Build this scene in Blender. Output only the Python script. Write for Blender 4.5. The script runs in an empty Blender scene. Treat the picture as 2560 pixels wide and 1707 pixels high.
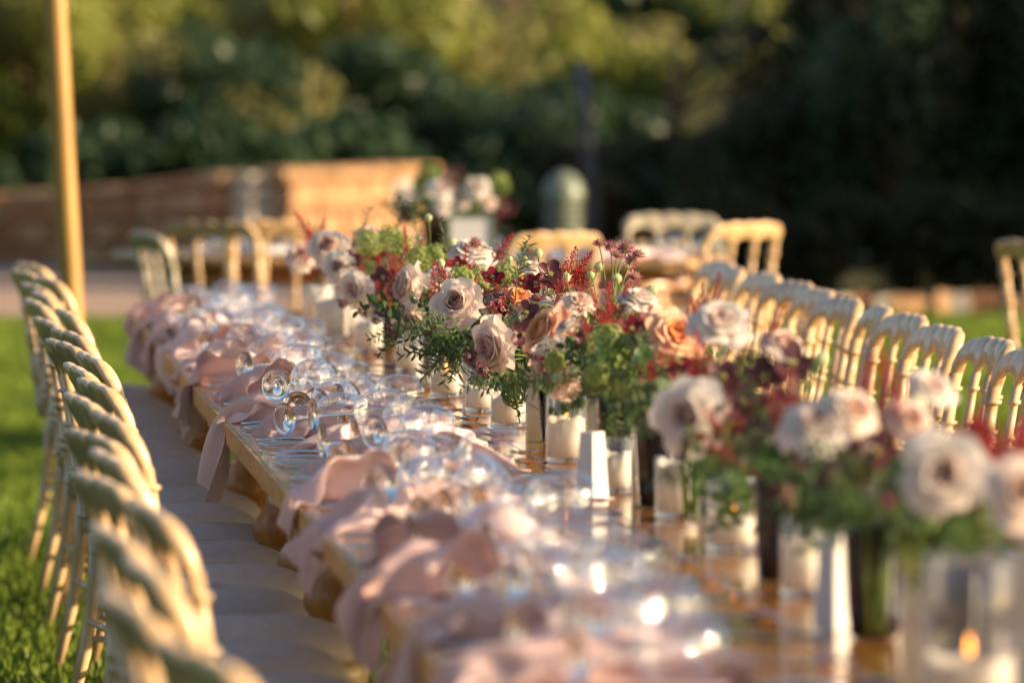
import bpy, math, random
import numpy as np
from mathutils import Vector, Matrix, Euler

SC = bpy.context.scene
COL = SC.collection
rnd = random.Random(11)
R_ = math.radians
PI = math.pi

# ------------------------------------------------------------------ camera, sky, sun, exposure
CAM_Z, FPX = 1.6, 16000.0
PITCH = math.atan(758.5 / FPX)
YAW = math.atan(1559 / FPX * math.cos(PITCH))
cam_d = bpy.data.cameras.new('camera')
cam = bpy.data.objects.new('camera', cam_d)
COL.objects.link(cam)
cam.location = (0, 0, CAM_Z)
cam.rotation_euler = (PI / 2 - PITCH, 0, -YAW)
cam_d.sensor_width = 36
cam_d.lens = FPX / 2560 * 36
cam_d.clip_end = 2000
cam_d.clip_start = 0.5
cam_d.dof.use_dof = True
cam_d.dof.focus_distance = 13.85
cam_d.dof.aperture_fstop = 3.6
SC.camera = cam

SUN_EL = R_(17.5)
SUN_DIR = Vector((1.0, -0.28, 0)).normalized() * math.cos(SUN_EL) + Vector((0, 0, math.sin(SUN_EL)))   # towards the sun
world = bpy.data.worlds.new('World')
SC.world = world
world.use_nodes = True
wn = world.node_tree
sky = wn.nodes.new('ShaderNodeTexSky')
sky.sky_type = 'NISHITA'
sky.sun_disc = False
sky.sun_elevation = SUN_EL
sky.sun_rotation = math.atan2(SUN_DIR.x, SUN_DIR.y)
sky.air_density = 1.0
sky.dust_density = 1.2
sky.ozone_density = 1.0
wn.links.new(sky.outputs[0], wn.nodes['Background'].inputs[0])
wn.nodes['Background'].inputs[1].default_value = 0.088
sun_d = bpy.data.lights.new('sun', 'SUN')
sun_d.energy = 5.0
sun_d.angle = R_(0.5)
sun_d.color = (1.0, 0.76, 0.48)
sun = bpy.data.objects.new('sun', sun_d)
COL.objects.link(sun)
sun.rotation_euler = (-SUN_DIR).to_track_quat('-Z', 'Y').to_euler()
sun.location = (20, -6, 12)

SC.view_settings.view_transform = 'Standard'
SC.view_settings.look = 'None'
SC.view_settings.exposure = 1.12
SC.view_settings.gamma = 1.0
SC.render.engine = 'CYCLES'
SC.cycles.use_denoising = True
SC.cycles.max_bounces = 12
SC.cycles.transparent_max_bounces = 24
SC.cycles.transmission_bounces = 8
SC.cycles.glossy_bounces = 5
SC.cycles.diffuse_bounces = 4
SC.cycles.sample_clamp_indirect = 6.0
SC.cycles.blur_glossy = 0.5

# ------------------------------------------------------------------ a point of the place from its bearing and distance
_F = Vector((math.sin(YAW) * math.cos(PITCH), math.cos(YAW) * math.cos(PITCH), -math.sin(PITCH)))
_R = Vector((math.cos(YAW), -math.sin(YAW), 0))
_U = _R.cross(_F)
_K = 2560 / 2352
def at(x, y, d):
    u = (x * _K - 1280) / FPX
    v = (853.5 - y * _K) / FPX
    return Vector((0, 0, CAM_Z)) + (_F + _R * u + _U * v) * d

# ------------------------------------------------------------------ materials
def new_mat(name):
    m = bpy.data.materials.new(name)
    m.use_nodes = True
    nt = m.node_tree
    return m, nt, nt.nodes['Principled BSDF'], nt.nodes['Material Output']

def noise_mix(nt, c1, c2, scale, detail=4.0, stretch=(1, 1, 1), lo=.35, hi=.65, gen=False):
    tc = nt.nodes.new('ShaderNodeTexCoord')
    mp = nt.nodes.new('ShaderNodeMapping')
    mp.inputs['Scale'].default_value = stretch
    nz = nt.nodes.new('ShaderNodeTexNoise')
    nz.inputs['Scale'].default_value = scale
    nz.inputs['Detail'].default_value = detail
    rp = nt.nodes.new('ShaderNodeValToRGB')
    rp.color_ramp.elements[0].position = lo
    rp.color_ramp.elements[1].position = hi
    rp.color_ramp.elements[0].color = (*c1, 1)
    rp.color_ramp.elements[1].color = (*c2, 1)
    nt.links.new(tc.outputs['Generated' if gen else 'Object'], mp.inputs[0])
    nt.links.new(mp.outputs[0], nz.inputs['Vector'])
    nt.links.new(nz.outputs['Fac'], rp.inputs[0])
    return rp.outputs[0], nz.outputs['Fac']

def add_bump(nt, bsdf, fac, strength, dist):
    b = nt.nodes.new('ShaderNodeBump')
    b.inputs['Strength'].default_value = strength
    b.inputs['Distance'].default_value = dist
    nt.links.new(fac, b.inputs['Height'])
    nt.links.new(b.outputs[0], bsdf.inputs['Normal'])

def solid(name, c1, c2, scale=8, rough=.5, stretch=(1, 1, 1), coat=0, metal=0, bump=0, bdist=.002, detail=4, lo=.35, hi=.65, coat_rough=.15, vary=0):
    m, nt, b, out = new_mat(name)
    col, fac = noise_mix(nt, c1, c2, scale, detail, stretch, lo, hi)
    if vary:
        oi = nt.nodes.new('ShaderNodeObjectInfo')
        hs = nt.nodes.new('ShaderNodeHueSaturation')
        mr = nt.nodes.new('ShaderNodeMapRange')
        mr.inputs['To Min'].default_value = 1 - vary
        mr.inputs['To Max'].default_value = 1 + vary
        nt.links.new(oi.outputs['Random'], mr.inputs[0])
        nt.links.new(mr.outputs[0], hs.inputs['Value'])
        nt.links.new(col, hs.inputs['Color'])
        col = hs.outputs[0]
    nt.links.new(col, b.inputs['Base Color'])
    b.inputs['Roughness'].default_value = rough
    b.inputs['Metallic'].default_value = metal
    b.inputs['Coat Weight'].default_value = coat
    b.inputs['Coat Roughness'].default_value = coat_rough
    if bump:
        add_bump(nt, b, fac, bump, bdist)
    return m

def leafy(name, c1, c2, trans=.4, scale=6, rough=.5, spec=.25, tint=1.3, lo=.35, hi=.65):
    """thin leaf, petal or cloth: diffuse + light coming through"""
    m, nt, b, out = new_mat(name)
    col, fac = noise_mix(nt, c1, c2, scale, 3, lo=lo, hi=hi)
    nt.links.new(col, b.inputs['Base Color'])
    b.inputs['Roughness'].default_value = rough
    b.inputs['Specular IOR Level'].default_value = spec
    tr = nt.nodes.new('ShaderNodeBsdfTranslucent')
    g = nt.nodes.new('ShaderNodeGamma')
    g.inputs[1].default_value = 1.0 / tint
    nt.links.new(col, g.inputs[0])
    nt.links.new(g.outputs[0], tr.inputs[0])
    mx = nt.nodes.new('ShaderNodeMixShader')
    mx.inputs[0].default_value = trans
    nt.links.new(b.outputs[0], mx.inputs[1])
    nt.links.new(tr.outputs[0], mx.inputs[2])
    nt.links.new(mx.outputs[0], out.inputs[0])
    return m

def thin_glass(name, tint=(1, 1, 1), refl=1.0, ior=1.5, power=2.7):
    """thin-walled glass: clear with Fresnel reflections"""
    m, nt, b, out = new_mat(name)
    nt.nodes.remove(b)
    t = nt.nodes.new('ShaderNodeBsdfTransparent')
    t.inputs[0].default_value = (*tint, 1)
    g = nt.nodes.new('ShaderNodeBsdfGlossy')
    g.inputs['Roughness'].default_value = .02
    g.inputs[0].default_value = (refl, refl, refl, 1)
    lw = nt.nodes.new('ShaderNodeLayerWeight')
    lw.inputs[0].default_value = .5
    pw = nt.nodes.new('ShaderNodeMath'); pw.operation = 'POWER'; pw.inputs[1].default_value = power
    nt.links.new(lw.outputs['Facing'], pw.inputs[0])
    f = nt.nodes.new('ShaderNodeMath'); f.operation = 'MULTIPLY_ADD'; f.inputs[1].default_value = .80; f.inputs[2].default_value = ((ior - 1) / (ior + 1)) ** 2 * 1.6
    nt.links.new(pw.outputs[0], f.inputs[0])
    nz = nt.nodes.new('ShaderNodeTexNoise')
    nz.inputs['Scale'].default_value = 30
    bp = nt.nodes.new('ShaderNodeBump')
    bp.inputs['Strength'].default_value = .06
    bp.inputs['Distance'].default_value = .002
    nt.links.new(nz.outputs['Fac'], bp.inputs['Height'])
    nt.links.new(bp.outputs[0], g.inputs['Normal'])
    mx = nt.nodes.new('ShaderNodeMixShader')
    nt.links.new(f.outputs[0], mx.inputs[0])
    nt.links.new(t.outputs[0], mx.inputs[1])
    nt.links.new(g.outputs[0], mx.inputs[2])
    nt.links.new(mx.outputs[0], out.inputs[0])
    return m

def clear_glass(name):
    m, nt, b, out = new_mat(name)
    b.inputs['Base Color'].default_value = (1, 1, 1, 1)
    b.inputs['Transmission Weight'].default_value = 1
    b.inputs['Roughness'].default_value = .01
    b.inputs['IOR'].default_value = 1.47
    return m

def glow(name, c, s):
    m, nt, b, out = new_mat(name)
    b.inputs['Base Color'].default_value = (*c, 1)
    b.inputs['Emission Color'].default_value = (*c, 1)
    b.inputs['Emission Strength'].default_value = s
    return m

M = {}
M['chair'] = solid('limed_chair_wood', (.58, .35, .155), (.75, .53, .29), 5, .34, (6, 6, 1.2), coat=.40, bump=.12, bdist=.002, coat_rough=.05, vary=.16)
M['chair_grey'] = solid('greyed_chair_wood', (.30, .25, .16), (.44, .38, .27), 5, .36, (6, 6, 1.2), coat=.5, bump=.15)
M['cushion'] = solid('taupe_fabric', (.50, .43, .395), (.57, .495, .455), 40, .85, bump=.25, bdist=.002, vary=.07)
M['table'] = solid('varnished_pine', (.24, .090, .018), (.45, .195, .046), 7, .22, (9, 1.1, 9), coat=.7, coat_rough=.06, vary=.14)
M['table_edge'] = solid('pine_edge', (.38, .19, .06), (.54, .31, .115), 9, .5, (6, .7, 6), coat=.05)
M['table_leg'] = solid('turned_walnut_stained_leg', (.29, .115, .028), (.48, .225, .065), 9, .40, (5, 5, 1.2), coat=.15, coat_rough=.2)
def linen(name, c1, c2):
    """thin linen with a woven surface and a stitched hem"""
    m = leafy(name, c1, c2, .36, 5, .85, .08, 1.12)
    nt = m.node_tree
    b = nt.nodes['Principled BSDF']
    uv = nt.nodes.new('ShaderNodeUVMap')
    sp = nt.nodes.new('ShaderNodeSeparateXYZ')
    nt.links.new(uv.outputs[0], sp.inputs[0])
    def mth(op, a, bb=None):
        n = nt.nodes.new('ShaderNodeMath'); n.operation = op
        for i, q in enumerate((a, bb)):
            if q is None: continue
            if isinstance(q, (int, float)): n.inputs[i].default_value = q
            else: nt.links.new(q, n.inputs[i])
        return n.outputs[0]
    ex = mth('PINGPONG', sp.outputs[0], .5); ey = mth('PINGPONG', sp.outputs[1], .5)
    e = mth('MINIMUM', ex, ey)
    hem = mth('LESS_THAN', mth('ABSOLUTE', mth('SUBTRACT', e, .045)), .006)
    wv = mth('ADD', mth('SINE', mth('MULTIPLY', sp.outputs[0], 1400)), mth('SINE', mth('MULTIPLY', sp.outputs[1], 1100)))
    nz = nt.nodes.new('ShaderNodeTexNoise'); nz.inputs['Scale'].default_value = 26; nz.inputs['Detail'].default_value = 5
    h = mth('ADD', mth('ADD', mth('MULTIPLY', wv, .05), mth('MULTIPLY', hem, -1.2)), mth('MULTIPLY', nz.outputs['Fac'], 1.6))
    add_bump(nt, b, h, .5, .0016)
    return m
M['napkin'] = linen('blush_linen', (.77, .565, .54), (.82, .625, .60))
M['napkin_b'] = linen('blush_linen_pale', (.81, .64, .62), (.86, .70, .685))
M['glass'] = thin_glass('wine_glass')
M['glass_solid'] = clear_glass('glass_stem')
M['jar'] = thin_glass('jar_glass', (.97, .97, .96), power=5.0)
M['smoke'] = thin_glass('smoked_glass', (.15, .10, .075), .8, 1.5, 5.0)
M['wax'] = leafy('white_wax', (.80, .74, .66), (.84, .79, .72), .30, 8, .45, .3, 1.1)
M['flame'] = glow('candle_flame', (1.0, .32, .05), 3.5)
M['wick'] = solid('wick', (.03, .02, .02), (.05, .03, .03), 50, .9)
M['silver'] = solid('polished_silver', (.72, .72, .72), (.80, .79, .78), 20, .14, metal=1)
M['gold'] = solid('pale_gold', (.78, .60, .33), (.85, .68, .42), 20, .18, metal=1)
M['card'] = solid('white_card', (.60, .59, .57), (.66, .65, .63), 8, .7)
M['print'] = solid('grey_print', (.25, .25, .27), (.32, .32, .34), 60, .8)
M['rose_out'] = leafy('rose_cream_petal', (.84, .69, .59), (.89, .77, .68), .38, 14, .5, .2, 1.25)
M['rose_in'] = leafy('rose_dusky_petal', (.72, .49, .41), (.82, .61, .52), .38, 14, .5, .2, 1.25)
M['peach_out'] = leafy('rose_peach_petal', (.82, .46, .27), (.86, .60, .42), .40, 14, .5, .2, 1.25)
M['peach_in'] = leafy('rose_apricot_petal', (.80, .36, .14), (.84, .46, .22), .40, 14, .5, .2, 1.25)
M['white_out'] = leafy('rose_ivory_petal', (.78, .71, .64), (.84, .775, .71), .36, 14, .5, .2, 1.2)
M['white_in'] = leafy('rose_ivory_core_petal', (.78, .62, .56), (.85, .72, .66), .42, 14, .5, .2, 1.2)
M['astilbe'] = leafy('astilbe_crimson', (.30, .010, .022), (.46, .030, .045), .25, 40, .5, .2, 1.3)
M['astilbe_p'] = leafy('astilbe_rust', (.26, .045, .045), (.42, .10, .09), .25, 40, .5, .2, 1.3)
M['hellebore'] = leafy('hellebore_wine', (.085, .004, .010), (.20, .010, .018), .35, 20, .4, .3, 1.5)
M['hellebore_d'] = leafy('hellebore_dusk', (.045, .012, .020), (.12, .035, .040), .35, 20, .4, .3, 1.5)
M['astrantia'] = leafy('astrantia_pink', (.40, .085, .13), (.58, .24, .27), .35, 30, .5, .2, 1.3)
M['astrantia_d'] = leafy('astrantia_plum', (.12, .012, .045), (.24, .035, .085), .3, 30, .5, .2, 1.3)
M['stamen'] = leafy('stamen_yellow_green', (.42, .38, .12), (.55, .50, .20), .3, 30)
M['bud'] = leafy('bud_green_white', (.40, .46, .20), (.62, .64, .42), .3, 25)
M['lime'] = leafy('lime_floret', (.19, .27, .055), (.36, .42, .13), .4, 20)
M['lime_d'] = leafy('moss_floret', (.075, .13, .025), (.16, .24, .05), .35, 20)
M['stem'] = leafy('flower_stem', (.10, .16, .035), (.20, .26, .07), .2, 20)
M['leaf_a'] = leafy('leaf_sage', (.075, .115, .055), (.16, .21, .11), .35, 12, .45, .35)
M['leaf_b'] = leafy('leaf_green', (.035, .085, .022), (.085, .16, .04), .4, 12, .4, .4)
M['leaf_c'] = leafy('leaf_bronze', (.05, .045, .015), (.10, .10, .03), .35, 12, .4, .4)
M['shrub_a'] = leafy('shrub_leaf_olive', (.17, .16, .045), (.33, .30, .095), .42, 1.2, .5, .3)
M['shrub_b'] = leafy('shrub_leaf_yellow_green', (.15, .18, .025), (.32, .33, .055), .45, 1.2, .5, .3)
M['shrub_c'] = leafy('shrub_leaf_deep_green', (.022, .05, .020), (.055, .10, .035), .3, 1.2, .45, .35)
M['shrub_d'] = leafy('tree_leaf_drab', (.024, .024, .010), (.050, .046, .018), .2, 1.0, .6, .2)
M['bark'] = solid('bark', (.07, .038, .028), (.15, .085, .060), 14, .9, (3, 3, .6), bump=.6, bdist=.02)
M['pole'] = solid('golden_timber_pole', (.36, .185, .035), (.48, .27, .060), 6, .45, (8, 8, .6), coat=.2, bump=.1)
M['post'] = solid('slate_painted_post', (.022, .027, .042), (.03, .036, .054), 5, .5)
M['bollard'] = solid('sage_painted_metal', (.14, .17, .12), (.20, .225, .16), 6, .45, coat=.1)
M['bollard_in'] = solid('bollard_lens', (.06, .06, .045), (.09, .085, .065), 6, .3)
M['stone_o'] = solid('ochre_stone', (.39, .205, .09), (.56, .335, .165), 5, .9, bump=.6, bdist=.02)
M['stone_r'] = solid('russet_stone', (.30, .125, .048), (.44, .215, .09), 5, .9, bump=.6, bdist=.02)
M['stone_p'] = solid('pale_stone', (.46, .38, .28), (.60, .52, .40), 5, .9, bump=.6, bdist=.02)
M['mortar'] = solid('earth_mortar', (.20, .11, .06), (.28, .17, .10), 9, .95, bump=.4, bdist=.01)
M['cloth_w'] = leafy('white_table_linen', (.66, .66, .68), (.72, .72, .74), .1, 3, .8, .1, 1.05)
M['frame_g'] = solid('sage_frame', (.16, .20, .13), (.22, .26, .18), 8, .5)

# lawn, path, terrain
def ground_mat(name, c1, c2, c3, s1, s2, bump, bd):
    m, nt, b, out = new_mat(name)
    a, f1 = noise_mix(nt, c1, c2, s1, 6)
    c, f2 = noise_mix(nt, (0, 0, 0), (1, 1, 1), s2, 3, lo=.3, hi=.7)
    mx = nt.nodes.new('ShaderNodeMix')
    mx.data_type = 'RGBA'
    nt.links.new(c, mx.inputs[0])
    nt.links.new(a, mx.inputs[6])
    mx.inputs[7].default_value = (*c3, 1)
    nt.links.new(mx.outputs[2], b.inputs['Base Color'])
    b.inputs['Roughness'].default_value = .95
    b.inputs['Specular IOR Level'].default_value = .1
    add_bump(nt, b, f1, bump, bd)
    return m
M['lawn'] = ground_mat('lawn_soil', (.030, .060, .010), (.055, .10, .016), (.05, .085, .014), 40, .7, .8, .02)
M['path'] = ground_mat('pink_gravel', (.40, .265, .19), (.52, .37, .275), (.44, .30, .215), 60, .8, .5, .01)
M['earth'] = ground_mat('dry_earth', (.06, .055, .025), (.10, .085, .04), (.05, .06, .022), 3, .3, .5, .05)
M['blade'] = leafy('grass_blade', (.10, .165, .012), (.22, .295, .028), .42, 1.3, .5, .25, 1.3)

# ------------------------------------------------------------------ mesh helpers
class MB:
    def __init__(s):
        s.v, s.f, s.mi = [], [], []
    def add(s, vs, fs, mi=0, mat=None):
        o = len(s.v)
        if mat is not None:
            vs = [mat @ Vector(p) for p in vs]
        s.v += [tuple(p) for p in vs]
        s.f += [tuple(i + o for i in f) for f in fs]
        s.mi += [mi] * len(fs)
        return s
    def mesh(s, name, mats, smooth=True):
        me = bpy.data.meshes.new(name)
        me.from_pydata(s.v, [], s.f)
        for m in (mats if isinstance(mats, (list, tuple)) else [mats]):
            me.materials.append(m)
        if any(s.mi):
            me.polygons.foreach_set('material_index', s.mi)
        if smooth:
            me.polygons.foreach_set('use_smooth', [True] * len(me.polygons))
        me.update()
        return me

def lathe(prof, seg=16, cap=True):
    vs, fs = [], []
    n = len(prof)
    for (r, z) in prof:
        for k in range(seg):
            a = 2 * PI * k / seg
            vs.append((r * math.cos(a), r * math.sin(a), z))
    for i in range(n - 1):
        for k in range(seg):
            k2 = (k + 1) % seg
            fs.append((i * seg + k, i * seg + k2, (i + 1) * seg + k2, (i + 1) * seg + k))
    if cap:
        if prof[0][0] > 1e-6:
            fs.append(tuple(range(seg))[::-1])
        if prof[-1][0] > 1e-6:
            fs.append(tuple((n - 1) * seg + k for k in range(seg)))
    return vs, fs

def tube(pts, rads, seg=8, cap=True):
    pts = [Vector(p) for p in pts]
    if not isinstance(rads, (list, tuple)):
        rads = [rads] * len(pts)
    vs, fs = [], []
    ref = None
    for i, p in enumerate(pts):
        t = (pts[min(i + 1, len(pts) - 1)] - pts[max(i - 1, 0)]).normalized()
        if ref is None:
            ref = Vector((1, 0, 0)) if abs(t.x) < .9 else Vector((0, 1, 0))
        a = (ref - t * ref.dot(t)).normalized()
        ref = a
        b = t.cross(a)
        for k in range(seg):
            an = 2 * PI * k / seg
            vs.append(p + (a * math.cos(an) + b * math.sin(an)) * rads[i])
    for i in range(len(pts) - 1):
        for k in range(seg):
            k2 = (k + 1) % seg
            fs.append((i * seg + k, i * seg + k2, (i + 1) * seg + k2, (i + 1) * seg + k))
    if cap:
        fs.append(tuple(range(seg))[::-1])
        fs.append(tuple((len(pts) - 1) * seg + k for k in range(seg)))
    return vs, fs

def box(x0, x1, y0, y1, z0, z1):
    return ([(x0, y0, z0), (x1, y0, z0), (x1, y1, z0), (x0, y1, z0), (x0, y0, z1), (x1, y0, z1), (x1, y1, z1), (x0, y1, z1)],
            [(0, 3, 2, 1), (4, 5, 6, 7), (0, 1, 5, 4), (1, 2, 6, 5), (2, 3, 7, 6), (3, 0, 4, 7)])

def cbox(x0, x1, y0, y1, z0, z1, b):
    """box with chamfered long edges: three stacked rings"""
    vs, fs = [], []
    rings = [(z0, b), (z0 + b, 0), (z1 - b, 0), (z1, b)]
    for z, i in rings:
        vs += [(x0 + i, y0 + i, z), (x1 - i, y0 + i, z), (x1 - i, y1 - i, z), (x0 + i, y1 - i, z)]
    for r in range(3):
        for k in range(4):
            k2 = (k + 1) % 4
            fs.append((r * 4 + k, r * 4 + k2, r * 4 + 4 + k2, r * 4 + 4 + k))
    fs += [(3, 2, 1, 0), (12, 13, 14, 15)]
    return vs, fs

def link(name, data, parent=None, loc=(0, 0, 0), rot=(0, 0, 0), scale=(1, 1, 1)):
    o = bpy.data.objects.new(name, data)
    COL.objects.link(o)
    o.location = loc
    o.rotation_euler = rot
    o.scale = scale if isinstance(scale, (list, tuple)) else (scale,) * 3
    if parent is not None:
        o.parent = parent
    return o

def tag(o, label=None, cat=None, group=None, kind=None):
    if label: o['label'] = label
    if cat: o['category'] = cat
    if group: o['group'] = group
    if kind: o['kind'] = kind
    return o

def thing(name, label, cat, group=None, loc=(0, 0, 0), rot=(0, 0, 0), scale=1):
    return tag(link(name, None, None, loc, rot, scale), label, cat, group)

def copy_tree(o, parent=None):
    c = o.copy()
    COL.objects.link(c)
    c.parent = parent
    for ch in KIDS.get(o.name, []):
        k = copy_tree(ch, c)
    return c
KIDS = {}
def part(name, data, parent, **kw):
    o = link(name, data, parent, **kw)
    KIDS.setdefault(parent.name, []).append(o)
    return o
_u = ['', 'first', 'second', 'third', 'fourth', 'fifth', 'sixth', 'seventh', 'eighth', 'ninth', 'tenth', 'eleventh', 'twelfth', 'thirteenth', 'fourteenth', 'fifteenth', 'sixteenth', 'seventeenth', 'eighteenth', 'nineteenth']
_t = {2: ('twenty', 'twentieth'), 3: ('thirty', 'thirtieth'), 4: ('forty', 'fortieth'), 5: ('fifty', 'fiftieth'), 6: ('sixty', 'sixtieth'), 7: ('seventy', 'seventieth'), 8: ('eighty', 'eightieth'), 9: ('ninety', 'ninetieth')}
ORD = [_u[n] if n < 20 else (_t[n // 10][1] if n % 10 == 0 else _t[n // 10][0] + '-' + _u[n % 10]) for n in range(1, 100)]

def aim(direction, roll=0.0):
    """rotation that turns local +Z to a direction"""
    q = Vector(direction).normalized().to_track_quat('Z', 'Y')
    return (q.to_matrix().to_4x4() @ Matrix.Rotation(roll, 4, 'Z')).to_euler()

# ------------------------------------------------------------------ ground, lawn, path, hill
def sheet(x0, x1, y0, y1, z, nx=1, ny=1, fn=None):
    vs = []
    for j in range(ny + 1):
        for i in range(nx + 1):
            x = x0 + (x1 - x0) * i / nx
            y = y0 + (y1 - y0) * j / ny
            vs.append((x, y, z + (fn(x, y) if fn else 0)))
    fs = [(j * (nx + 1) + i, j * (nx + 1) + i + 1, (j + 1) * (nx + 1) + i + 1, (j + 1) * (nx + 1) + i) for j in range(ny) for i in range(nx)]
    return vs, fs
tag(link('ground', MB().add(*sheet(-600, 600, -300, 900, -.012)).mesh('ground', M['earth'])), kind='structure')
tag(link('lawn', MB().add(*sheet(-30, 40, -20, 36.5, 0)).mesh('lawn', M['lawn'])), kind='structure')
tag(link('path', MB().add(*sheet(-30, 4.6, 36.42, 47.0, .006)).mesh('path', M['path'])), kind='structure')
def hill_z(x, y):
    t = max(0, y - 62)
    return .16 * t + 1.2 * math.sin(x * .07 + 1) * min(1, t / 20) + .5 * math.sin(x * .21 + y * .13) * min(1, t / 20)
tag(link('hill', MB().add(*sheet(-120, 140, 60, 240, -.05, 60, 40, hill_z)).mesh('hill', M['earth'])), kind='structure')

def grass_mesh(x0, x1, y0, y1, n, seed, hmin=.02, hmax=.05, w=.006):
    r = np.random.default_rng(seed)
    x = r.uniform(x0, x1, n); y = r.uniform(y0, y1, n)
    a = r.uniform(0, PI, n); h = r.uniform(hmin, hmax, n)
    lx = r.normal(0, .018, n); ly = r.normal(0, .018, n)
    wx = np.cos(a) * w; wy = np.sin(a) * w
    v = np.zeros((n, 5, 3))
    v[:, 0] = np.stack([x - wx, y - wy, np.zeros(n)], 1)
    v[:, 1] = np.stack([x + wx, y + wy, np.zeros(n)], 1)
    v[:, 2] = np.stack([x + wx * .8 + lx * .35, y + wy * .8 + ly * .35, h * .6], 1)
    v[:, 3] = np.stack([x - wx * .8 + lx * .35, y - wy * .8 + ly * .35, h * .6], 1)
    v[:, 4] = np.stack([x + lx, y + ly, h], 1)
    b = np.arange(n) * 5
    f4 = np.stack([b, b + 1, b + 2, b + 3], 1).tolist()
    f3 = np.stack([b + 3, b + 2, b + 4], 1).tolist()
    me = bpy.data.meshes.new('grass')
    me.from_pydata(v.reshape(-1, 3).tolist(), [], f4 + f3)
    me.materials.append(M['blade'])
    return me
tag(link('lawn_grass', grass_mesh(-.8, 3.2, 13.5, 36.4, 120000, 3)), 'short mown green grass under and beyond the chairs', 'grass', kind='stuff')
tag(link('lawn_grass', grass_mesh(3.2, 9.5, 22, 36.4, 50000, 4, w=.009)), 'mown green grass behind the right-hand row of chairs', 'grass', kind='stuff')

# ------------------------------------------------------------------ foliage masses
def leaf_cloud(seed, n, rad, leaf, clumps=26, flat=.75, z0=0.0, fill=.55, mats=None):
    """leaf-sized faces gathered in clumps within an ellipsoid"""
    r = np.random.default_rng(seed)
    rx, ry, rz = rad
    c = r.normal(0, 1, (clumps, 3)); c /= np.linalg.norm(c, axis=1)[:, None]
    c *= (r.uniform(.25, 1, (clumps, 1)) ** .5) * fill * 1.45
    cs = r.uniform(.22, .42, clumps)
    k = r.integers(0, clumps, n)
    d = r.normal(0, 1, (n, 3)); d /= np.linalg.norm(d, axis=1)[:, None]
    p = c[k] + d * (r.uniform(.3, 1, (n, 1)) ** .6) * cs[k][:, None]
    p *= np.array([rx, ry, rz]); p[:, 2] += rz + z0
    p[:, 2] = np.maximum(p[:, 2], .03)
    nn = d + r.normal(0, .6, (n, 3)); nn /= np.linalg.norm(nn, axis=1)[:, None]
    up = r.normal(0, 1, (n, 3))
    a = np.cross(nn, up); a /= np.linalg.norm(a, axis=1)[:, None]
    b = np.cross(nn, a)
    s = leaf * r.uniform(.6, 1.3, (n, 1))
    v = np.stack([p - a * s, p - b * s * flat * .55, p + a * s, p + b * s * flat * .55], 1).reshape(-1, 3)
    f = np.arange(n * 4).reshape(-1, 4).tolist()
    me = bpy.data.meshes.new('foliage')
    me.from_pydata(v.tolist(), [], f)
    for m in mats: me.materials.append(m)
    if len(mats) > 1:
        mi = (r.random(clumps) < .4).astype(int)[k]
        me.polygons.foreach_set('material_index', mi)
    me.update()
    return me

def trunk_mesh(seed, h, r0, limbs=6, spread=.6):
    r = random.Random(seed)
    m = MB()
    pts = [(0, 0, 0)]
    x = y = 0
    for i in range(1, 7):
        x += r.uniform(-.06, .06) * h / 3; y += r.uniform(-.06, .06) * h / 3
        pts.append((x, y, h * i / 6))
    m.add(*tube(pts, [r0 * (1 - .11 * i) for i in range(7)], 8))
    for i in range(limbs):
        b = Vector(pts[r.randint(2, 6)])
        a = r.uniform(0, 2 * PI)
        L = h * spread * r.uniform(.5, 1)
        e = b + Vector((math.cos(a) * L, math.sin(a) * L, L * r.uniform(.3, .9)))
        mid = (b + e) / 2 + Vector((0, 0, -.06 * L))
        m.add(*tube([b, mid, e], [r0 * .5, r0 * .33, r0 * .12], 6))
    return m.mesh('trunk', M['bark'])

def tree(name, label, cat, group, x, y, rad, n, leaf, mats, seed, th, tr, z0=0.0, base=0.0, fill=.55, clumps=26, spread=.6):
    t = thing(name, label, cat, group, (x, y, base), (0, 0, seed * 1.3))
    part('trunk', trunk_mesh(seed, th, tr, 6, spread), t)
    part('crown', leaf_cloud(seed, n, rad, leaf, clumps, z0=z0, fill=fill, mats=mats), t)
    return t

# shrubs behind the stone wall and beyond the path (left to right, then the drab trees on the right)
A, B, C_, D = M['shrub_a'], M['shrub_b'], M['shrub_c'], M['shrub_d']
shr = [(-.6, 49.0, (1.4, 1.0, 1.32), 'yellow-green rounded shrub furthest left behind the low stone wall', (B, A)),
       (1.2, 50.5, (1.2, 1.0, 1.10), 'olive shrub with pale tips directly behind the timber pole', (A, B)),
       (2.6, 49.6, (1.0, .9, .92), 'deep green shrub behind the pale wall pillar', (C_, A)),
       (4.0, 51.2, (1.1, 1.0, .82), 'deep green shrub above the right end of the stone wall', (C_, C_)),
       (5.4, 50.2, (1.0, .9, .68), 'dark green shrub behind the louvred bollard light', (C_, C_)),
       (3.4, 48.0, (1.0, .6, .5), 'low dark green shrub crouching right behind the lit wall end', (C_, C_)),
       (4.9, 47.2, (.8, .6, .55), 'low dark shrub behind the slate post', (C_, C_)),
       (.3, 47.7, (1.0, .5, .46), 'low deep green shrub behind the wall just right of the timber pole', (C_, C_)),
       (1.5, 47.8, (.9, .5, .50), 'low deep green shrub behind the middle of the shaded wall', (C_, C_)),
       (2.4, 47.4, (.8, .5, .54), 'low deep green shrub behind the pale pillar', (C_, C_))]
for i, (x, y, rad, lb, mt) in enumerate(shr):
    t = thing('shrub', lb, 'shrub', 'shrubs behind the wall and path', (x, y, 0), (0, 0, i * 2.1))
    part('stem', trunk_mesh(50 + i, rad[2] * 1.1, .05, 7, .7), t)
    part('foliage', leaf_cloud(100 + i, 5200, rad, .075, 30, mats=mt), t)
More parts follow.
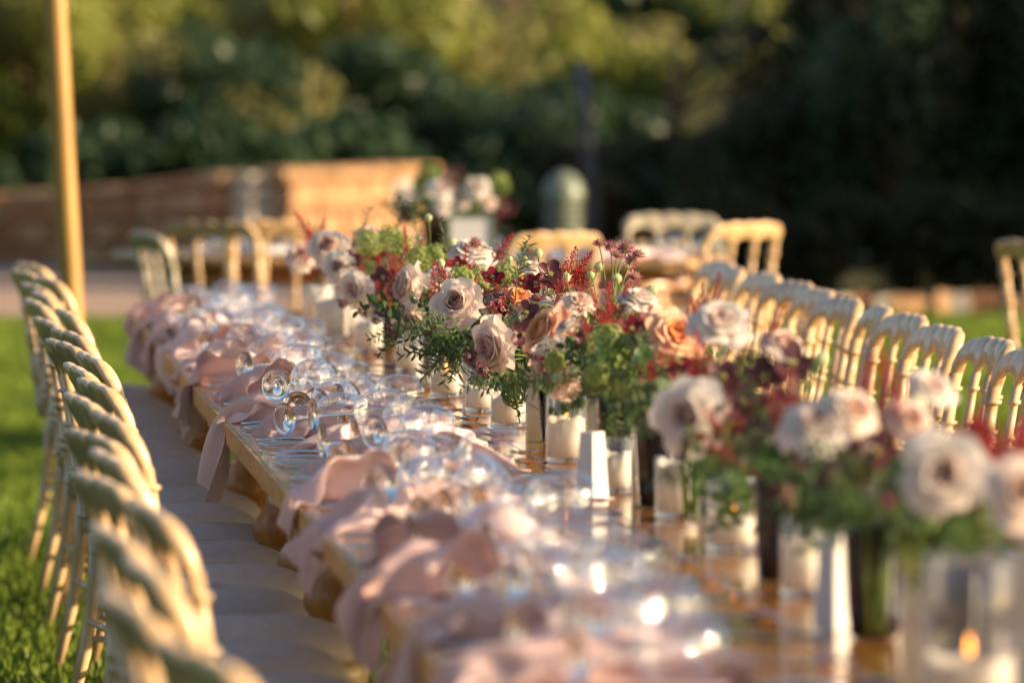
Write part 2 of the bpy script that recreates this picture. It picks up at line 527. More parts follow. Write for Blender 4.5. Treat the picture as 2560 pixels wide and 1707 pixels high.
rt = [(5.6, 40.3, 'short dusky tree with reddish trunk left of the right-hand thicket', 3), (6.35, 39.75, 'drab olive tree in the middle of the dark thicket', 4),
      (7.15, 40.1, 'brown-green tree towards the right edge of the dark thicket', 5), (7.95, 39.7, 'dark tree at the far right edge behind the single chair', 6)]
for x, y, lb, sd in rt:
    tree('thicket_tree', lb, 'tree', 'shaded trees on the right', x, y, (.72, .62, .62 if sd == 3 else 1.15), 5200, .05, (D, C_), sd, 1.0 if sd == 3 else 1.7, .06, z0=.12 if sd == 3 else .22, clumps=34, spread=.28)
for i, (x, y, w) in enumerate([(5.4, 44.6, .95), (6.9, 44.4, 1.15), (8.4, 44.3, 1.15)]):
    t = thing('shrub', ['dense dark shrub filling the gap left of the thicket', 'dense dark shrub at the back of the thicket centre', 'dense dark shrub at the back of the thicket right'][i], 'shrub', 'dark shrubs behind the thicket', (x, y, 0))
    part('stem', trunk_mesh(70 + i, 1.6, .06, 7, .7), t)
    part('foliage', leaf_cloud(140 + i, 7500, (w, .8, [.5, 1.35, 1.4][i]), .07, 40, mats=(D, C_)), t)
for i, (x, y) in enumerate([(4.95, 38.3), (5.65, 37.95), (6.35, 37.9), (7.05, 37.8)]):
    t = thing('low_shrub', 'low dark shrub behind the rubble edging, %s from the left' % ORD[i], 'shrub', 'low shrubs behind the edging', (x, y, 0))
    part('stem', trunk_mesh(90 + i, .4, .03, 6, .6), t)
    part('foliage', leaf_cloud(160 + i, 3200, (.55, .32, .38), .045, 26, mats=(D, D)), t)
# trees just outside the frame on the right whose shade falls across the thicket
sct = [(8.9, 36.9, (.9, .65, 1.1)), (9.3, 39.0, (1.1, .8, 1.45)), (9.6, 43.8, (1.3, 1.3, 1.5))] + [(11.0 + .4 * (i % 2), 46.6 + i * 3.2, (1.7, 2.0, 1.32)) for i in range(6)]
for i, (x, y, rad) in enumerate(sct):
    tree('screen_tree', 'dense dark tree, %s in the line right of the lawn' % ORD[i], 'tree', 'tree line right of the lawn', x, y, rad, 6500, .12, (C_, D), 20 + i, 2.4, .11, z0=0, clumps=44, fill=.58)
# unseen trees, added left of and behind the camera to block low sky light
gb_crown = leaf_cloud(300, 7000, (2.6, 2.6, 2.4), .17, 44, fill=.58, mats=(C_, A))
gb_trunk = trunk_mesh(300, 3.0, .13)
for i, (x, y) in enumerate([(-12, 34), (-12.5, 27), (-12, 20), (-13, 13), (-12, 6), (-12.5, -1), (-11, -8), (-5, -12), (1, -13)]):
    t = thing('added_unseen_tree', 'unseen tree added against sky light, %s along the left edge of the lawn' % ORD[i], 'tree', 'unseen trees added to block low sky light', (x, y, 0), (0, 0, i * 1.1))
    part('trunk', gb_trunk, t); part('crown', gb_crown, t)
# woodland further up the slope
for i in range(9):
    x = -5 + i * 1.6 + rnd.uniform(-.4, .4)
    y = 57 + 5 * (i % 3) + rnd.uniform(-1, 1)
    tree('slope_tree', ['olive-toned', 'bright green', 'deep green'][i % 3] + ' tree on the slope, %s from the left' % ORD[i], 'tree', 'trees on the slope', x, y, (1.5, 1.6, (1.95 + .34 * (7.3 - x)) / 2.2), 6000, .10, [(A, B), (B, A), (C_, B)][i % 3], 200 + i, 2.6, .11, z0=0, base=max(0, hill_z(x, y)) - .1, clumps=36)

# ------------------------------------------------------------------ stone wall, pillar, edging, path side
def stone_block(seed):
    r = random.Random(seed)
    vs, fs = cbox(-.5, .5, -.5, .5, -.5, .5, .10)
    vs = [(x + r.uniform(-.05, .05), y + r.uniform(-.05, .05), z + r.uniform(-.05, .05)) for x, y, z in vs]
    return MB().add(vs, fs)
STONES = {k: [stone_block(s).mesh('stone', M[k], False) for s in range(4)] for k in ('stone_o', 'stone_r', 'stone_p')}
def wall_run(name, label, pts, h0, h1, kinds, thick=.34, courses=3):
    """a dry-looking stone wall along a polyline; every stone is a part"""
    o = Vector((*pts[0], 0))
    t = thing(name, label, 'wall', None, o)
    P = [Vector((*p, 0)) - o for p in pts]
    L = [0]
    for a, b in zip(P, P[1:]): L.append(L[-1] + (b - a).length)
    def pos(s):
        for i in range(len(P) - 1):
            if s <= L[i + 1] or i == len(P) - 2:
                u = (s - L[i]) / (L[i + 1] - L[i]); d = (P[i + 1] - P[i]).normalized()
                return P[i].lerp(P[i + 1], u), d
    tot = L[-1]
    core = MB()
    n = 24
    for i in range(n):
        a, d = pos(tot * i / n); b, _ = pos(tot * (i + 1) / n)
        nrm = Vector((-d.y, d.x, 0)) * (thick * .5 - .03)
        ha = h0 + (h1 - h0) * i / n - .05; hb = h0 + (h1 - h0) * (i + 1) / n - .05
        vs = [a - nrm, b - nrm, b + nrm, a + nrm]
        vs += [Vector((v.x, v.y, hh)) for v, hh in zip(vs, (ha, hb, hb, ha))]
        core.add(vs, [(0, 1, 5, 4), (2, 3, 7, 6), (4, 5, 6, 7), (1, 2, 6, 5), (3, 0, 4, 7)])
    part('core', core.mesh('core', M['mortar']), t)
    for c in range(courses + 1):
        s = rnd.uniform(-.1, 0)
        while s < tot:
            w = rnd.uniform(.16, .36) if c < courses else rnd.uniform(.28, .46)
            m_ = min(max(s + w / 2, .02), tot - .02)
            q, d = pos(m_)
            hh = (h0 + (h1 - h0) * m_ / tot)
            cap = c == courses
            ch = (hh - .07) / courses
            z = (c + .5) * ch if not cap else hh - .035
            k = rnd.choice(kinds)
            st = part('coping_stone' if cap else 'stone', rnd.choice(STONES[k]), t, loc=(q.x, q.y, z), rot=(0, 0, math.atan2(d.y, d.x) + rnd.uniform(-.04, .04)))
            st.scale = (w - .018, thick * rnd.uniform(.96, 1.06) + (.05 if cap else 0), (ch - .016) * rnd.uniform(.92, 1) if not cap else .075)
            s += w
    return t
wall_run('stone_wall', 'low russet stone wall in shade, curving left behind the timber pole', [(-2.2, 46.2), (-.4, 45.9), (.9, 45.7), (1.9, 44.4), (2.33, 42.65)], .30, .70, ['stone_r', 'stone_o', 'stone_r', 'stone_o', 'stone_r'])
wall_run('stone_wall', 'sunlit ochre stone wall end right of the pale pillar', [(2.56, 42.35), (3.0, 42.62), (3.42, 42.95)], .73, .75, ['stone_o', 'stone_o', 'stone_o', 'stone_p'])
t = thing('wall_pillar', 'pale square stone pillar between shaded and sunlit wall', 'pillar', None, (2.41, 42.4, 0), (0, 0, .5))
for i in range(4):
    part('stone', MB().add(*cbox(-.10, .10, -.11, .11, i * .165, i * .165 + .155, .012)).mesh('stone', M['stone_p'], False), t, rot=(0, 0, rnd.uniform(-.04, .04)))
part('cap', MB().add(*cbox(-.12, .12, -.13, .13, .66, .70, .012)).mesh('cap', M['stone_p'], False), t)
t = thing('stone_edging', 'low edging of pale rubble stones along the lawn behind the right chairs', 'edging', None, (4.3, 36.75, 0))
s = 0
while s < 4.6:
    w = rnd.uniform(.10, .22)
    part('stone', rnd.choice(STONES[rnd.choice(['stone_p', 'stone_o', 'stone_r'])]), t, loc=(s, rnd.uniform(-.05, .05), .045), rot=(rnd.uniform(-.2, .2), rnd.uniform(-.2, .2), rnd.uniform(-.4, .4)), scale=(w, rnd.uniform(.12, .2), rnd.uniform(.09, .15)))
    s += w * .98

# ------------------------------------------------------------------ timber pole, slate post, bollard light
pb, ptop = Vector((.665, 22.3, 0)), Vector((.665 - .052 * 3.2, 22.3, 3.2))
t = thing('timber_pole', 'tall golden timber pole leaning slightly at the far left end', 'pole', None, pb)
part('shaft', MB().add(*tube([(0, 0, 0)] + [(-.052 * z + rnd.uniform(-.003, .003), rnd.uniform(-.003, .003), z) for z in (.4, .8, 1.2, 1.6, 2.0, 2.4, 2.8, 3.2)], [.040, .040, .039, .039, .038, .038, .037, .037, .036], 18)).mesh('shaft', M['pole']), t)
part('foot_collar', MB().add(*lathe([(.06, 0), (.06, .05), (.052, .06), (.042, .062)], 18)).mesh('foot_collar', M['post']), t)
t = thing('slate_post', 'slim slate-grey post leaning behind the bollard light', 'post', None, (4.55, 41.0, 0))
part('shaft', MB().add(*tube([(0, 0, 0), (-.04, 0, .5), (-.09, 0, 1.1), (-.12, 0, 1.45)], [.048, .046, .043, .04], 12)).mesh('shaft', M['post']), t)
part('base_plate', MB().add(*lathe([(.11, 0), (.11, .02), (.07, .03)], 14)).mesh('base_plate', M['post']), t)
t = thing('bollard_light', 'sage-green domed bollard light with louvred rings', 'bollard', None, (3.86, 36.6, 0), (0, 0, 0), (.92, .92, 1.10))
part('column', MB().add(*lathe([(.115, 0), (.115, .36), (.12, .37), (.12, .385), (.08, .39)], 28)).mesh('column', M['bollard']), t)
part('lens', MB().add(*lathe([(.085, .385), (.085, .63)], 24)).mesh('lens', M['bollard_in']), t)
for i in range(6):
    z = .40 + i * .037
    part('louvre', MB().add(*lathe([(.086, z + .026), (.122, z + .006), (.126, z), (.122, z - .002), (.086, z + .018)], 28, False)).mesh('louvre', M['bollard']), t)
part('dome', MB().add(*lathe([(.09, .615), (.128, .62)] + [(.128 * math.cos(a), .625 + .135 * math.sin(a)) for a in [i * PI / 2 / 9 for i in range(10)]], 28)).mesh('dome', M['bollard']), t)

# ------------------------------------------------------------------ chairs
def bow(y):
    return -.205 - .018 * (1 - (y / .185) ** 2)
def rake(z):
    return -.065 * max(0, (z - .47)) / .45 - .02 * max(0, (z - .75) / .17) ** 2
def crest_mesh(mat):
    m = MB()
    n = 60
    rings = []
    seg = 14
    vs, fs = [], []
    for i in range(n + 1):
        y = -.197 + .394 * i / n
        q = y / .197
        # three humps with shoulders
        lobe = 0.0
        if abs(q) < .60:
            lu = ((q + .60) / .40) % 1.0 * 2 - 1
            lobe = math.sqrt(max(0, 1 - lu * lu * .97))
        zt = .894 + .013 * lobe + (.006 * math.cos((abs(q) - .60) / .40 * PI / 2) if abs(q) >= .60 else 0) - .034 * max(0, (abs(q) - .72) / .28) ** 3
        ph = ((y + .185) / .12333) % 1.0
        arch = math.sqrt(max(0, 1 - (2 * ph - 1) ** 2))
        inside = abs(y) < .168
        zb = .803 + .044 * arch if abs(y) < .172 else .797
        cx = bow(y)
        for k in range(seg):
            a = 2 * PI * k / seg
            cz = (zt + zb) / 2
            hz = (zt - zb) / 2
            sx, sz = math.cos(a), math.sin(a)
            zz = cz + hz * (abs(sz) ** .5) * (1 if sz >= 0 else -1)
            top = max(0, (zz - (zt - .045)) / .045)
            th = .0105 + (.0040 + .0040 * lobe) * math.sin(min(1, top) * PI * .75) + .006 * max(0, (abs(q) - .6) / .4)
            sc = 1.0 if abs(q) < .93 else max(.35, 1 - ((abs(q) - .93) / .07) ** 2 * .6)
            xx = cx + rake(zz) + th * sc * (abs(sx) ** .7) * (1 if sx >= 0 else -1) - .012 * top
            vs.append((xx, y, zz))
    for i in range(n):
        for k in range(seg):
            k2 = (k + 1) % seg
            fs.append((i * seg + k, (i + 1) * seg + k, (i + 1) * seg + k2, i * seg + k2))
    fs.append(tuple(range(seg)))
    fs.append(tuple(n * seg + k for k in range(seg))[::-1])
    return MB().add(vs, fs).mesh('crest_rail', mat)

def turned(y, z0, z1, r, mat, name, rings=True):
    prof = []
    L = z1 - z0
    def P(u, rr): prof.append((rr * r, u * L))
    P(0, .9)
    for c in (.10, .34, .40, .62, .68, .90):
        P(c - .030, .80); P(c - .014, .85); P(c - .010, 1.25); P(c + .010, 1.25); P(c + .014, .85)
    P(1.0, .95)
    vs, fs = lathe(prof, 10)
    out = []
    for (x, yy, z) in vs:
        zz = z + z0
        out.append((x + bow(y) + rake(zz), yy + y, zz))
    return MB().add(out, fs).mesh(name, mat)

def seat_outline(n, sx0, sx1, w0, w1, k=3.2):
    pts = []
    for i in range(n):
        a = 2 * PI * i / n
        c, s = math.cos(a), math.sin(a)
        ex = abs(c) ** (2 / k) * (1 if c >= 0 else -1)
        ey = abs(s) ** (2 / k) * (1 if s >= 0 else -1)
        u = (ex + 1) / 2
        pts.append((sx0 + (sx1 - sx0) * u, ey * (w0 + (w1 - w0) * u)))
    return pts
def pad(rows, n=36, k=3.2, sx0=-.205, sx1=.178, w0=.165, w1=.188):
    vs, fs = [], []
    for (inset, z) in rows:
        for (x, y) in seat_outline(n, sx0 + inset, sx1 - inset, w0 - inset, w1 - inset, k):
            vs.append((x, y, z))
    for r in range(len(rows) - 1):
        for i in range(n):
            j = (i + 1) % n
            fs.append((r * n + i, r * n + j, (r + 1) * n + j, (r + 1) * n + i))
    fs.append(tuple(range(n))[::-1])
    fs.append(tuple((len(rows) - 1) * n + i for i in range(n)))
    return vs, fs

def make_chair(mat):
    c = thing('banquet_chair', 'x', 'chair')
    part('crest_rail', crest_mesh(mat), c)
    for y in (-.185, .185):
        part('back_post', turned(y, .45, .815, .0185, mat, 'back_post'), c)
    for y in (-.0617, .0617):
        part('spindle', turned(y, .455, .822, .0125, mat, 'spindle'), c)
    lr = [(bow(y) + rake(.5) + .002, y, .515) for y in [-.185 + .37 * i / 12 for i in range(13)]]
    part('lower_rail', MB().add(*tube(lr, .012, 8)).mesh('lower_rail', mat), c)
    part('seat_frame', MB().add(*pad([(.006, .400), (0, .406), (0, .438), (.006, .444)], k=3.6)).mesh('seat_frame', mat), c)
    part('cushion', MB().add(*pad([(0.02, 0.444), (0.004, 0.448), (0.0, 0.455), (0.0165, 0.4855), (0.033, 0.4971), (0.0495, 0.5052), (0.066, 0.5113), (0.0825, 0.5161), (0.099, 0.5199), (0.1155, 0.5227), (0.132, 0.5248), (0.1485, 0.5262), (0.165, 0.5269)], k=2.7, sx1=.172, w0=.150, w1=.166)).mesh('cushion', M['cushion']), c)
    fl = [(.017, .405), (.021, .39), (.024, .375), (.016, .365), (.021, .355), (.015, .34), (.018, .25), (.016, .12), (.021, .11), (.013, .10), (.011, 0)]
    for y in (-.165, .165):
        vs, fs = lathe(fl[::-1], 12)
        part('front_leg', MB().add([(x + .14, yy + y, z) for x, yy, z in vs], fs).mesh('front_leg', mat), c)
        part('rear_leg', MB().add(*tube([(-.185, y * .97, .43), (-.192, y * .98, .32), (-.215, y * 1.0, .16), (-.255, y * 1.03, 0)], [.017, .0165, .015, .012], 10)).mesh('rear_leg', mat), c)
    for y in (-.16, .16):
        part('stretcher', MB().add(*tube([(.139, y, .17), (-.21, y, .20)], .0085, 8)).mesh('stretcher', mat), c)
    part('stretcher', MB().add(*tube([(.139, -.16, .24), (.139, .16, .24)], .0085, 8)).mesh('stretcher', mat), c)
    part('stretcher', MB().add(*tube([(-.205, -.16, .24), (-.205, .16, .24)], .0085, 8)).mesh('stretcher', mat), c)
    return c
CH = make_chair(M['chair'])
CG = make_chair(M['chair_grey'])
used = set()
def place_chair(x, y, rz, label, group, proto=None, sc=1.0):
    proto = proto or CH
    if proto.name not in used:
        c = proto; used.add(proto.name)
    else:
        c = copy_tree(proto)
    c.location = (x, y, 0); c.rotation_euler = (0, 0, rz); c.scale = (sc,) * 3
    tag(c, label, 'chair', group)
    return c
LROW, yy = [], 7.35
while yy < 19.9:
    LROW.append(yy); yy += (.50, .64, .53, .60)[len(LROW) % 4]
for i, y in enumerate(LROW):
    wob = (.034, -.022, .012, -.012)[i % 4] + rnd.uniform(-.012, .012) + .008
    place_chair(.662 + wob + .05 * (y - 7.5) / 12 - .030 * max(0, min(1, (12.6 - y) / 2.0)) - .03 * max(0, min(1, (9.6 - y) / 1.2)), y + rnd.uniform(-.02, .02), R_(rnd.gauss(7.5, 2.8)), 'limed-gold spindle-back chair with taupe cushion, %s from the camera in the left row' % ORD[i], 'chairs along the left side of the long table')
RROW = [13.4, 14.05, 14.62, 15.25, 15.9, 16.38, 16.95, 17.5, 18.05, 18.7, 19.2, 19.75]
for i, y in enumerate(RROW):
    place_chair(2.262 + rnd.gauss(0, .02), y, PI + R_(rnd.gauss(5, 3.0)), 'limed-gold spindle-back chair, %s from the right edge in the right row' % ORD[i], 'chairs along the right side of the long table')
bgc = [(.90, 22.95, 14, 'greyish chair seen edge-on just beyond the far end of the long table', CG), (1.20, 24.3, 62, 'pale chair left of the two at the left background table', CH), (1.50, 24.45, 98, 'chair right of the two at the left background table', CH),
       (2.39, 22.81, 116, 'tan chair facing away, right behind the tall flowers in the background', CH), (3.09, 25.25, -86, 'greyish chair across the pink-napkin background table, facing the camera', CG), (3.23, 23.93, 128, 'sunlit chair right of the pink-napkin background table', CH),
       (3.90, 21.76, 30, 'lone tan chair at the right edge of the photo', CH)]
for x, y, rz, lb, pr in bgc:
    a_ = R_(rz)
    place_chair(x + .31 * math.cos(a_), y + .31 * math.sin(a_), a_, lb, 'chairs around the background tables', pr)

# ------------------------------------------------------------------ long table
TZ, XL, XR = .75, .745, 2.03
PW = (XR - XL) / 7
SEG = [7.77, 10.21, 12.65, 15.09, 17.53, 19.97]
leg_prof = [(.026, 0), (.030, .02), (.027, .05), (.030, .36), (.034, .378), (.052, .384), (.066, .395), (.069, .408), (.066, .424), (.055, .440), (.040, .452), (.037, .462), (.041, .468), (.041, .474), (.052, .484), (.063, .502), (.065, .518), (.061, .536), (.048, .556), (.040, .566), (.042, .572), (.036, .578), (.033, .60), (.027, .64), (.026, .69)]
leg_me = MB().add(*lathe(leg_prof, 24)).mesh('leg', M['table_leg'])
leg_off = [(.35, 2.1), (.35, 2.1), (.50, 1.40), (.30, 2.30), (.18, 2.15)]
for i in range(5):
    y0, y1 = SEG[i] + .002, SEG[i + 1] - .002
    L = y1 - y0
    t = thing('long_table', 'varnished pine banquet table with turned legs, %s section of the long table from the camera' % ORD[i], 'table', 'sections of the long banquet table', (XL, y0, 0))
    for k in range(7):
        part('plank', MB().add(*cbox(k * PW + .001, (k + 1) * PW - .001, 0, L, TZ - .046, TZ - rnd.uniform(0, .0006), .002)).mesh('plank', M['table'], False), t)
    part('edge_band', MB().add(*cbox(-.007, 0.0004, 0, L, TZ - .047, TZ - .0012, .0015)).mesh('edge_band', M['table_edge'], False), t)
    for x0, x1, a0, a1 in ((.19, .215, .1, L - .1), (1.07, 1.095, .1, L - .1), (.216, 1.069, .1, .125), (.216, 1.069, L - .125, L - .1)):
        part('apron', MB().add(*box(x0, x1, a0, a1, TZ - .125, TZ - .047)).mesh('apron', M['table_leg'], False), t)
    for o in leg_off[i]:
        for x in (.112, 1.17):
            part('leg', leg_me, t, loc=(x, o, 0))

# ------------------------------------------------------------------ napkins: small cloth solver
def cloth(seed, NX=40, NY=30, L=.60, W=.40, over=.13, steps=22, comp=.55, k=1.6, amp=.05):
    """a gathered square of linen let fall on the table so that one end slips over the edge (x < 0)"""
    r = np.random.default_rng(seed)
    u = np.linspace(0, 1, NX)[:, None] * np.ones((1, NY))
    v = np.ones((NX, 1)) * np.linspace(-.5, .5, NY)[None, :]
    ph = r.uniform(0, 6.28); tw = r.uniform(-1.6, 1.6); sk = r.uniform(-.16, .16)
    p = np.zeros((NX, NY, 3))
    pinch = r.uniform(.35, .6)
    wid = comp * (1 - .58 * np.exp(-((u - pinch) / .17) ** 2) + .30 * np.abs(u - pinch))
    fold = np.sin(2 * PI * k * v + ph + tw * u) + .35 * np.sin(2 * PI * (k * 1.9) * v + ph * 2 - 2 * u)
    p[..., 0] = -over + L * .93 * u + .05 * v * np.cos(4 * v + ph) + .02 * np.sin(7 * v + 3 * u + ph)
    p[..., 1] = W * v * wid + sk * (u - .4)
    p[..., 2] = .010 + amp * 1.25 * (1.2 + fold) * (.45 + .75 * np.exp(-((u - pinch) / .20) ** 2)) + .016 * np.sin(8 * u + ph) + .05 * np.exp(-((u - pinch) / .12) ** 2)
    hang = np.maximum(0, -p[..., 0])
    p[..., 2] -= hang * .95
    p[..., 0] += hang * .62
    p += r.normal(0, .0010, p.shape)
    q = p.copy()
    dx, dy = L / (NX - 1), W / (NY - 1)
    dg = math.hypot(dx, dy)
    S = slice
    A_ = S(None)
    cons = [((S(0, -1), A_), (S(1, None), A_), dx, 1.0), ((A_, S(0, -1)), (A_, S(1, None)), dy, 1.0),
            ((S(0, -1), S(0, -1)), (S(1, None), S(1, None)), dg, .45), ((S(1, None), S(0, -1)), (S(0, -1), S(1, None)), dg, .45),
            ((S(0, -2), A_), (S(2, None), A_), 2 * dx, .28), ((A_, S(0, -2)), (A_, S(2, None)), 2 * dy, .28),
            ((S(0, -5), A_), (S(5, None), A_), 5 * dx, .03), ((A_, S(0, -5)), (A_, S(5, None)), 5 * dy, .03)]
    for st in range(steps):
        vel = np.clip((p - q) * .80, -.010, .010)
        q = p.copy()
        p = p + vel
        p[..., 2] -= .0011
        for it in range(8):
            for a, b, l, w in cons:
                d = p[b] - p[a]
                n = np.linalg.norm(d, axis=-1, keepdims=True) + 1e-9
                c = d * np.clip((n - l) / n, -.5, .5) * .5 * w * .5
                p[a] += c; p[b] -= c
            x, y, z = p[..., 0], p[..., 1], p[..., 2]
            floor = np.full(x.shape, .002)
            top = (x > -.003) & (z < floor)
            z[top] = floor[top]
            p[..., :2] = np.where(top[..., None], q[..., :2] * .93 + p[..., :2] * .07, p[..., :2])
            side = (x > -.006) & (x < .02) & (z < -.004)
            x[side] = -.006
    m = MB()
    m.v = [tuple(a) for a in p.reshape(-1, 3)]
    m.f = [(i * NY + j, (i + 1) * NY + j, (i + 1) * NY + j + 1, i * NY + j + 1) for i in range(NX - 1) for j in range(NY - 1)]
    m.mi = [0] * len(m.f)
    return m

NAP = []
for s_ in range(8):
    c = cloth(40 + s_, L=[.50, .46, .49, .52, .45, .48, .50, .48][s_], over=[.11, .07, .13, .09, .13, .08, .12, .10][s_], comp=[.44, .50, .47, .48, .52, .44, .46, .5][s_], k=[1.3, 1.7, 1.1, 1.5, 1.9, 1.2, 1.6, 1.4][s_], amp=[.046, .034, .05, .042, .036, .05, .04, .044][s_])
    me1 = c.mesh('napkin', M['napkin'])
    uv = me1.uv_layers.new(name='weave')
    vi = np.zeros(len(me1.loops), dtype=np.int32); me1.loops.foreach_get('vertex_index', vi)
    uv.data.foreach_set('uv', np.stack([(vi // 30) / 39.0, (vi % 30) / 29.0], 1).astype(np.float32).ravel())
    me2 = me1.copy(); me2.materials[0] = M['napkin_b']
    NAP.append([me1, me2])
def napkin(x, y, rz, k, label, group='pink napkins along the left side', b=0, sc=(1, 1, 1), z=TZ):
    o = link('napkin', NAP[k % 8][b], None, (x, y, z + .0015), (0, 0, rz), sc)
    sub = o.modifiers.new('soft', 'SUBSURF'); sub.levels = 1; sub.render_levels = 1
    so = o.modifiers.new('weave', 'SOLIDIFY'); so.thickness = .0012
    tag(o, label, 'napkin', group)
    return o

# ------------------------------------------------------------------ wine glasses, plates, cutlery
bowl_prof = [(.0035, .084), (.012, .0865), (.026, .096), (.0365, .112), (.041, .130), (.041, .148), (.038, .168), (.0335, .190), (.0328, .190), (.0372, .168), (.0401, .148), (.0401, .130), (.0357, .113), (.0254, .0975), (.010, .088), (.0005, .0872)]
stem_prof = [(.0300, 0), (.0335, .0008), (.0335, .0020), (.024, .0035), (.011, .0065), (.0055, .0115), (.0042, .020), (.0038, .045), (.0040, .072), (.0055, .0815), (.0034, .0838)]
bowl_me = MB().add(*lathe(bowl_prof, 32, False)).mesh('bowl', M['glass'])
stem_me = MB().add(*lathe(stem_prof, 28)).mesh('stem_and_foot', M['glass_solid'])
WG = thing('wine_glass', 'x', 'wine glass', 'wine glasses lying on the left place settings')
part('bowl', bowl_me, WG); part('stem_and_foot', stem_me, WG)
# lying at rest: foot edge (r .0335) and bowl (r .041) touch the surface
REST = math.atan2(.041 - .0335, .139)
g_n = [0]
def lie_glass(x, y, ang, z, sc, label, upright=False, group=None):
    g = WG if g_n[0] == 0 else copy_tree(WG)
    g_n[0] += 1
    if upright:
        g.matrix_world = Matrix.Translation((x, y, z)) @ Matrix.Scale(sc, 4)
    else:
        # axis horizontal pointing along ang, lifted so it rests on foot edge and bowl
        m = Matrix.Translation((x, y, z + .0345 * sc)) @ Matrix.Rotation(ang, 4, 'Z') @ Matrix.Rotation(PI / 2 - REST, 4, 'Y') @ Matrix.Scale(sc, 4)
        g.matrix_world = m
    tag(g, label, 'wine glass', group or 'wine glasses lying on the left place settings')
    return g

def cutlery(kind, mat):
    m = MB()
    # handle: tapered flat bar, x from 0 (end) to L
    n = 12
    L = {'fork': .115, 'knife': .125, 'spoon': .13}[kind]
    vs, fs = [], []
    for i in range(n + 1):
        u = i / n
        w = .0110 * (1 - .62 * u ** .7) if u > .06 else .0110 * math.sqrt(max(.02, 1 - (1 - u / .06) ** 2))
        z = .0035 + .006 * math.sin(PI * u) * .8
        t = .0026 + .0016 * (1 - u)
        for (sy, sz) in ((-1, -.4), (-.6, 1), (.6, 1), (1, -.4)):
            vs.append((L * u, sy * w, z + sz * t))
    for i in range(n):
        for k in range(4):
            k2 = (k + 1) % 4
            fs.append((i * 4 + k, i * 4 + k2, i * 4 + 4 + k2, i * 4 + 4 + k))
    fs += [(3, 2, 1, 0), tuple(n * 4 + k for k in range(4))]
    m.add(vs, fs)
    h = m.mesh('handle', mat)
    m = MB()
    if kind == 'spoon':
        vs, fs = [], []
        nr, ns = 6, 20
        for i in range(nr + 1):
            r = i / nr
            for k in range(ns):
                a = 2 * PI * k / ns
                vs.append((L + .030 + .034 * r * math.cos(a), .0205 * r * math.sin(a) * (1 + .15 * math.cos(a)), .0015 + .008 * r ** 2))
        for i in range(nr):
            for k in range(ns):
                k2 = (k + 1) % ns
                fs.append((i * ns + k, (i + 1) * ns + k, (i + 1) * ns + k2, i * ns + k2))
        m.add(vs, fs)
    elif kind == 'fork':
        m.add(*box(L - .003, L + .028, -.011, .011, .004, .006))
        for k in range(4):
            y = -.0085 + k * .0057
            m.add(*box(L + .0285, L + .075, y - .0014, y + .0014, .0035, .0055))
    else:
        m.add([(L - .003, -.009, .002), (L - .003, .009, .002), (L + .09, .009, .002), (L + .11, -.004, .002), (L - .003, -.009, .0045), (L - .003, .009, .003), (L + .09, .009, .003), (L + .11, -.004, .004)], [(0, 3, 2, 1), (4, 5, 6, 7), (0, 1, 5, 4), (1, 2, 6, 5), (2, 3, 7, 6), (3, 0, 4, 7)])
    b = m.mesh('blade' if kind == 'knife' else 'tines' if kind == 'fork' else 'spoon_bowl', M['silver'], kind == 'spoon')
    return h, b
CUT = {k: cutlery(k, M['gold'] if k != 'knife' else M['silver']) for k in ('fork', 'knife', 'spoon')}
CUT_S = {k: cutlery(k, M['silver']) for k in ('fork', 'knife', 'spoon')}
def lay(kind, x, y, rz, label, silver=False):
    h, b = (CUT_S if silver else CUT)[kind]
    t = thing(kind, label, kind, 'cutlery along the left side', (x, y, TZ + .001), (0, 0, rz))
    part('handle', h, t); part(b.name.split('.')[0], b, t)

NAPY = [8.35, 9.02, 9.68, 10.35, 11.02, 11.70, 12.45, 13.05, 13.62, 14.2, 14.95, 15.72, 16.5, 17.25, 18.0, 18.75, 19.45]
NSH = [.0, .02, -.01, .03, .0, .0, .08, .11, .07, .01, .04, .0, .02, .03, .0, .02, .01]
gcount = 0
for i, y in enumerate(NAPY):
    who = '%s setting from the camera' % ORD[i]
    k = i % 7
    napkin(XL + NSH[i], y, R_(rnd.choice((-1, 1)) * rnd.uniform(3, 24)), (i * 3 + 1), 'blush pink linen napkin draped over table edge at the ' + who, b=i % 2, sc=(1, rnd.choice((-1, 1)) * rnd.uniform(.70, .86), 1.15))
    lay('fork', XL + .022, y + .20, R_(rnd.uniform(-4, 4)), 'gold fork at table edge, inner at the ' + who)
    lay('fork', XL + .018, y + .245, R_(rnd.uniform(-4, 4)), 'silver fork at table edge, outer at the ' + who, True)
    lay('knife', XL + .02, y - .20, R_(rnd.uniform(-4, 4)), 'silver knife at table edge beside the ' + who, True)
    lay('knife', XL + .026, y - .055, R_(rnd.uniform(-4, 4)), 'gold-handled knife at table edge in front of the ' + who) if NSH[i] > .09 else None
    lay('spoon', XL + .36, y + .22 + rnd.uniform(-.03, .03), R_(rnd.uniform(-5, 5)), 'dessert spoon pointing inwards at the ' + who, i % 3 == 1)
    lay('spoon', XL + .38, y - .10 + rnd.uniform(-.03, .03), R_(rnd.uniform(-5, 5)), 'second dessert spoon lying inward of the ' + who, i % 3 != 1)
gy, gi = 8.15, 0
while gy < 19.7:
    near = min(abs(gy - q) for q in NAPY)
    lie_glass(XL + (.13, .18, .09, .20)[gi % 4] + rnd.uniform(-.02, .02), gy, .65 + rnd.uniform(-.45, .4), TZ + (.045 if near < .10 else .012), rnd.uniform(.98, 1.14), 'clear wine glass lying on its side, %s from the camera along the left settings' % ORD[gi])
    gy += rnd.uniform(.16, .25); gi += 1

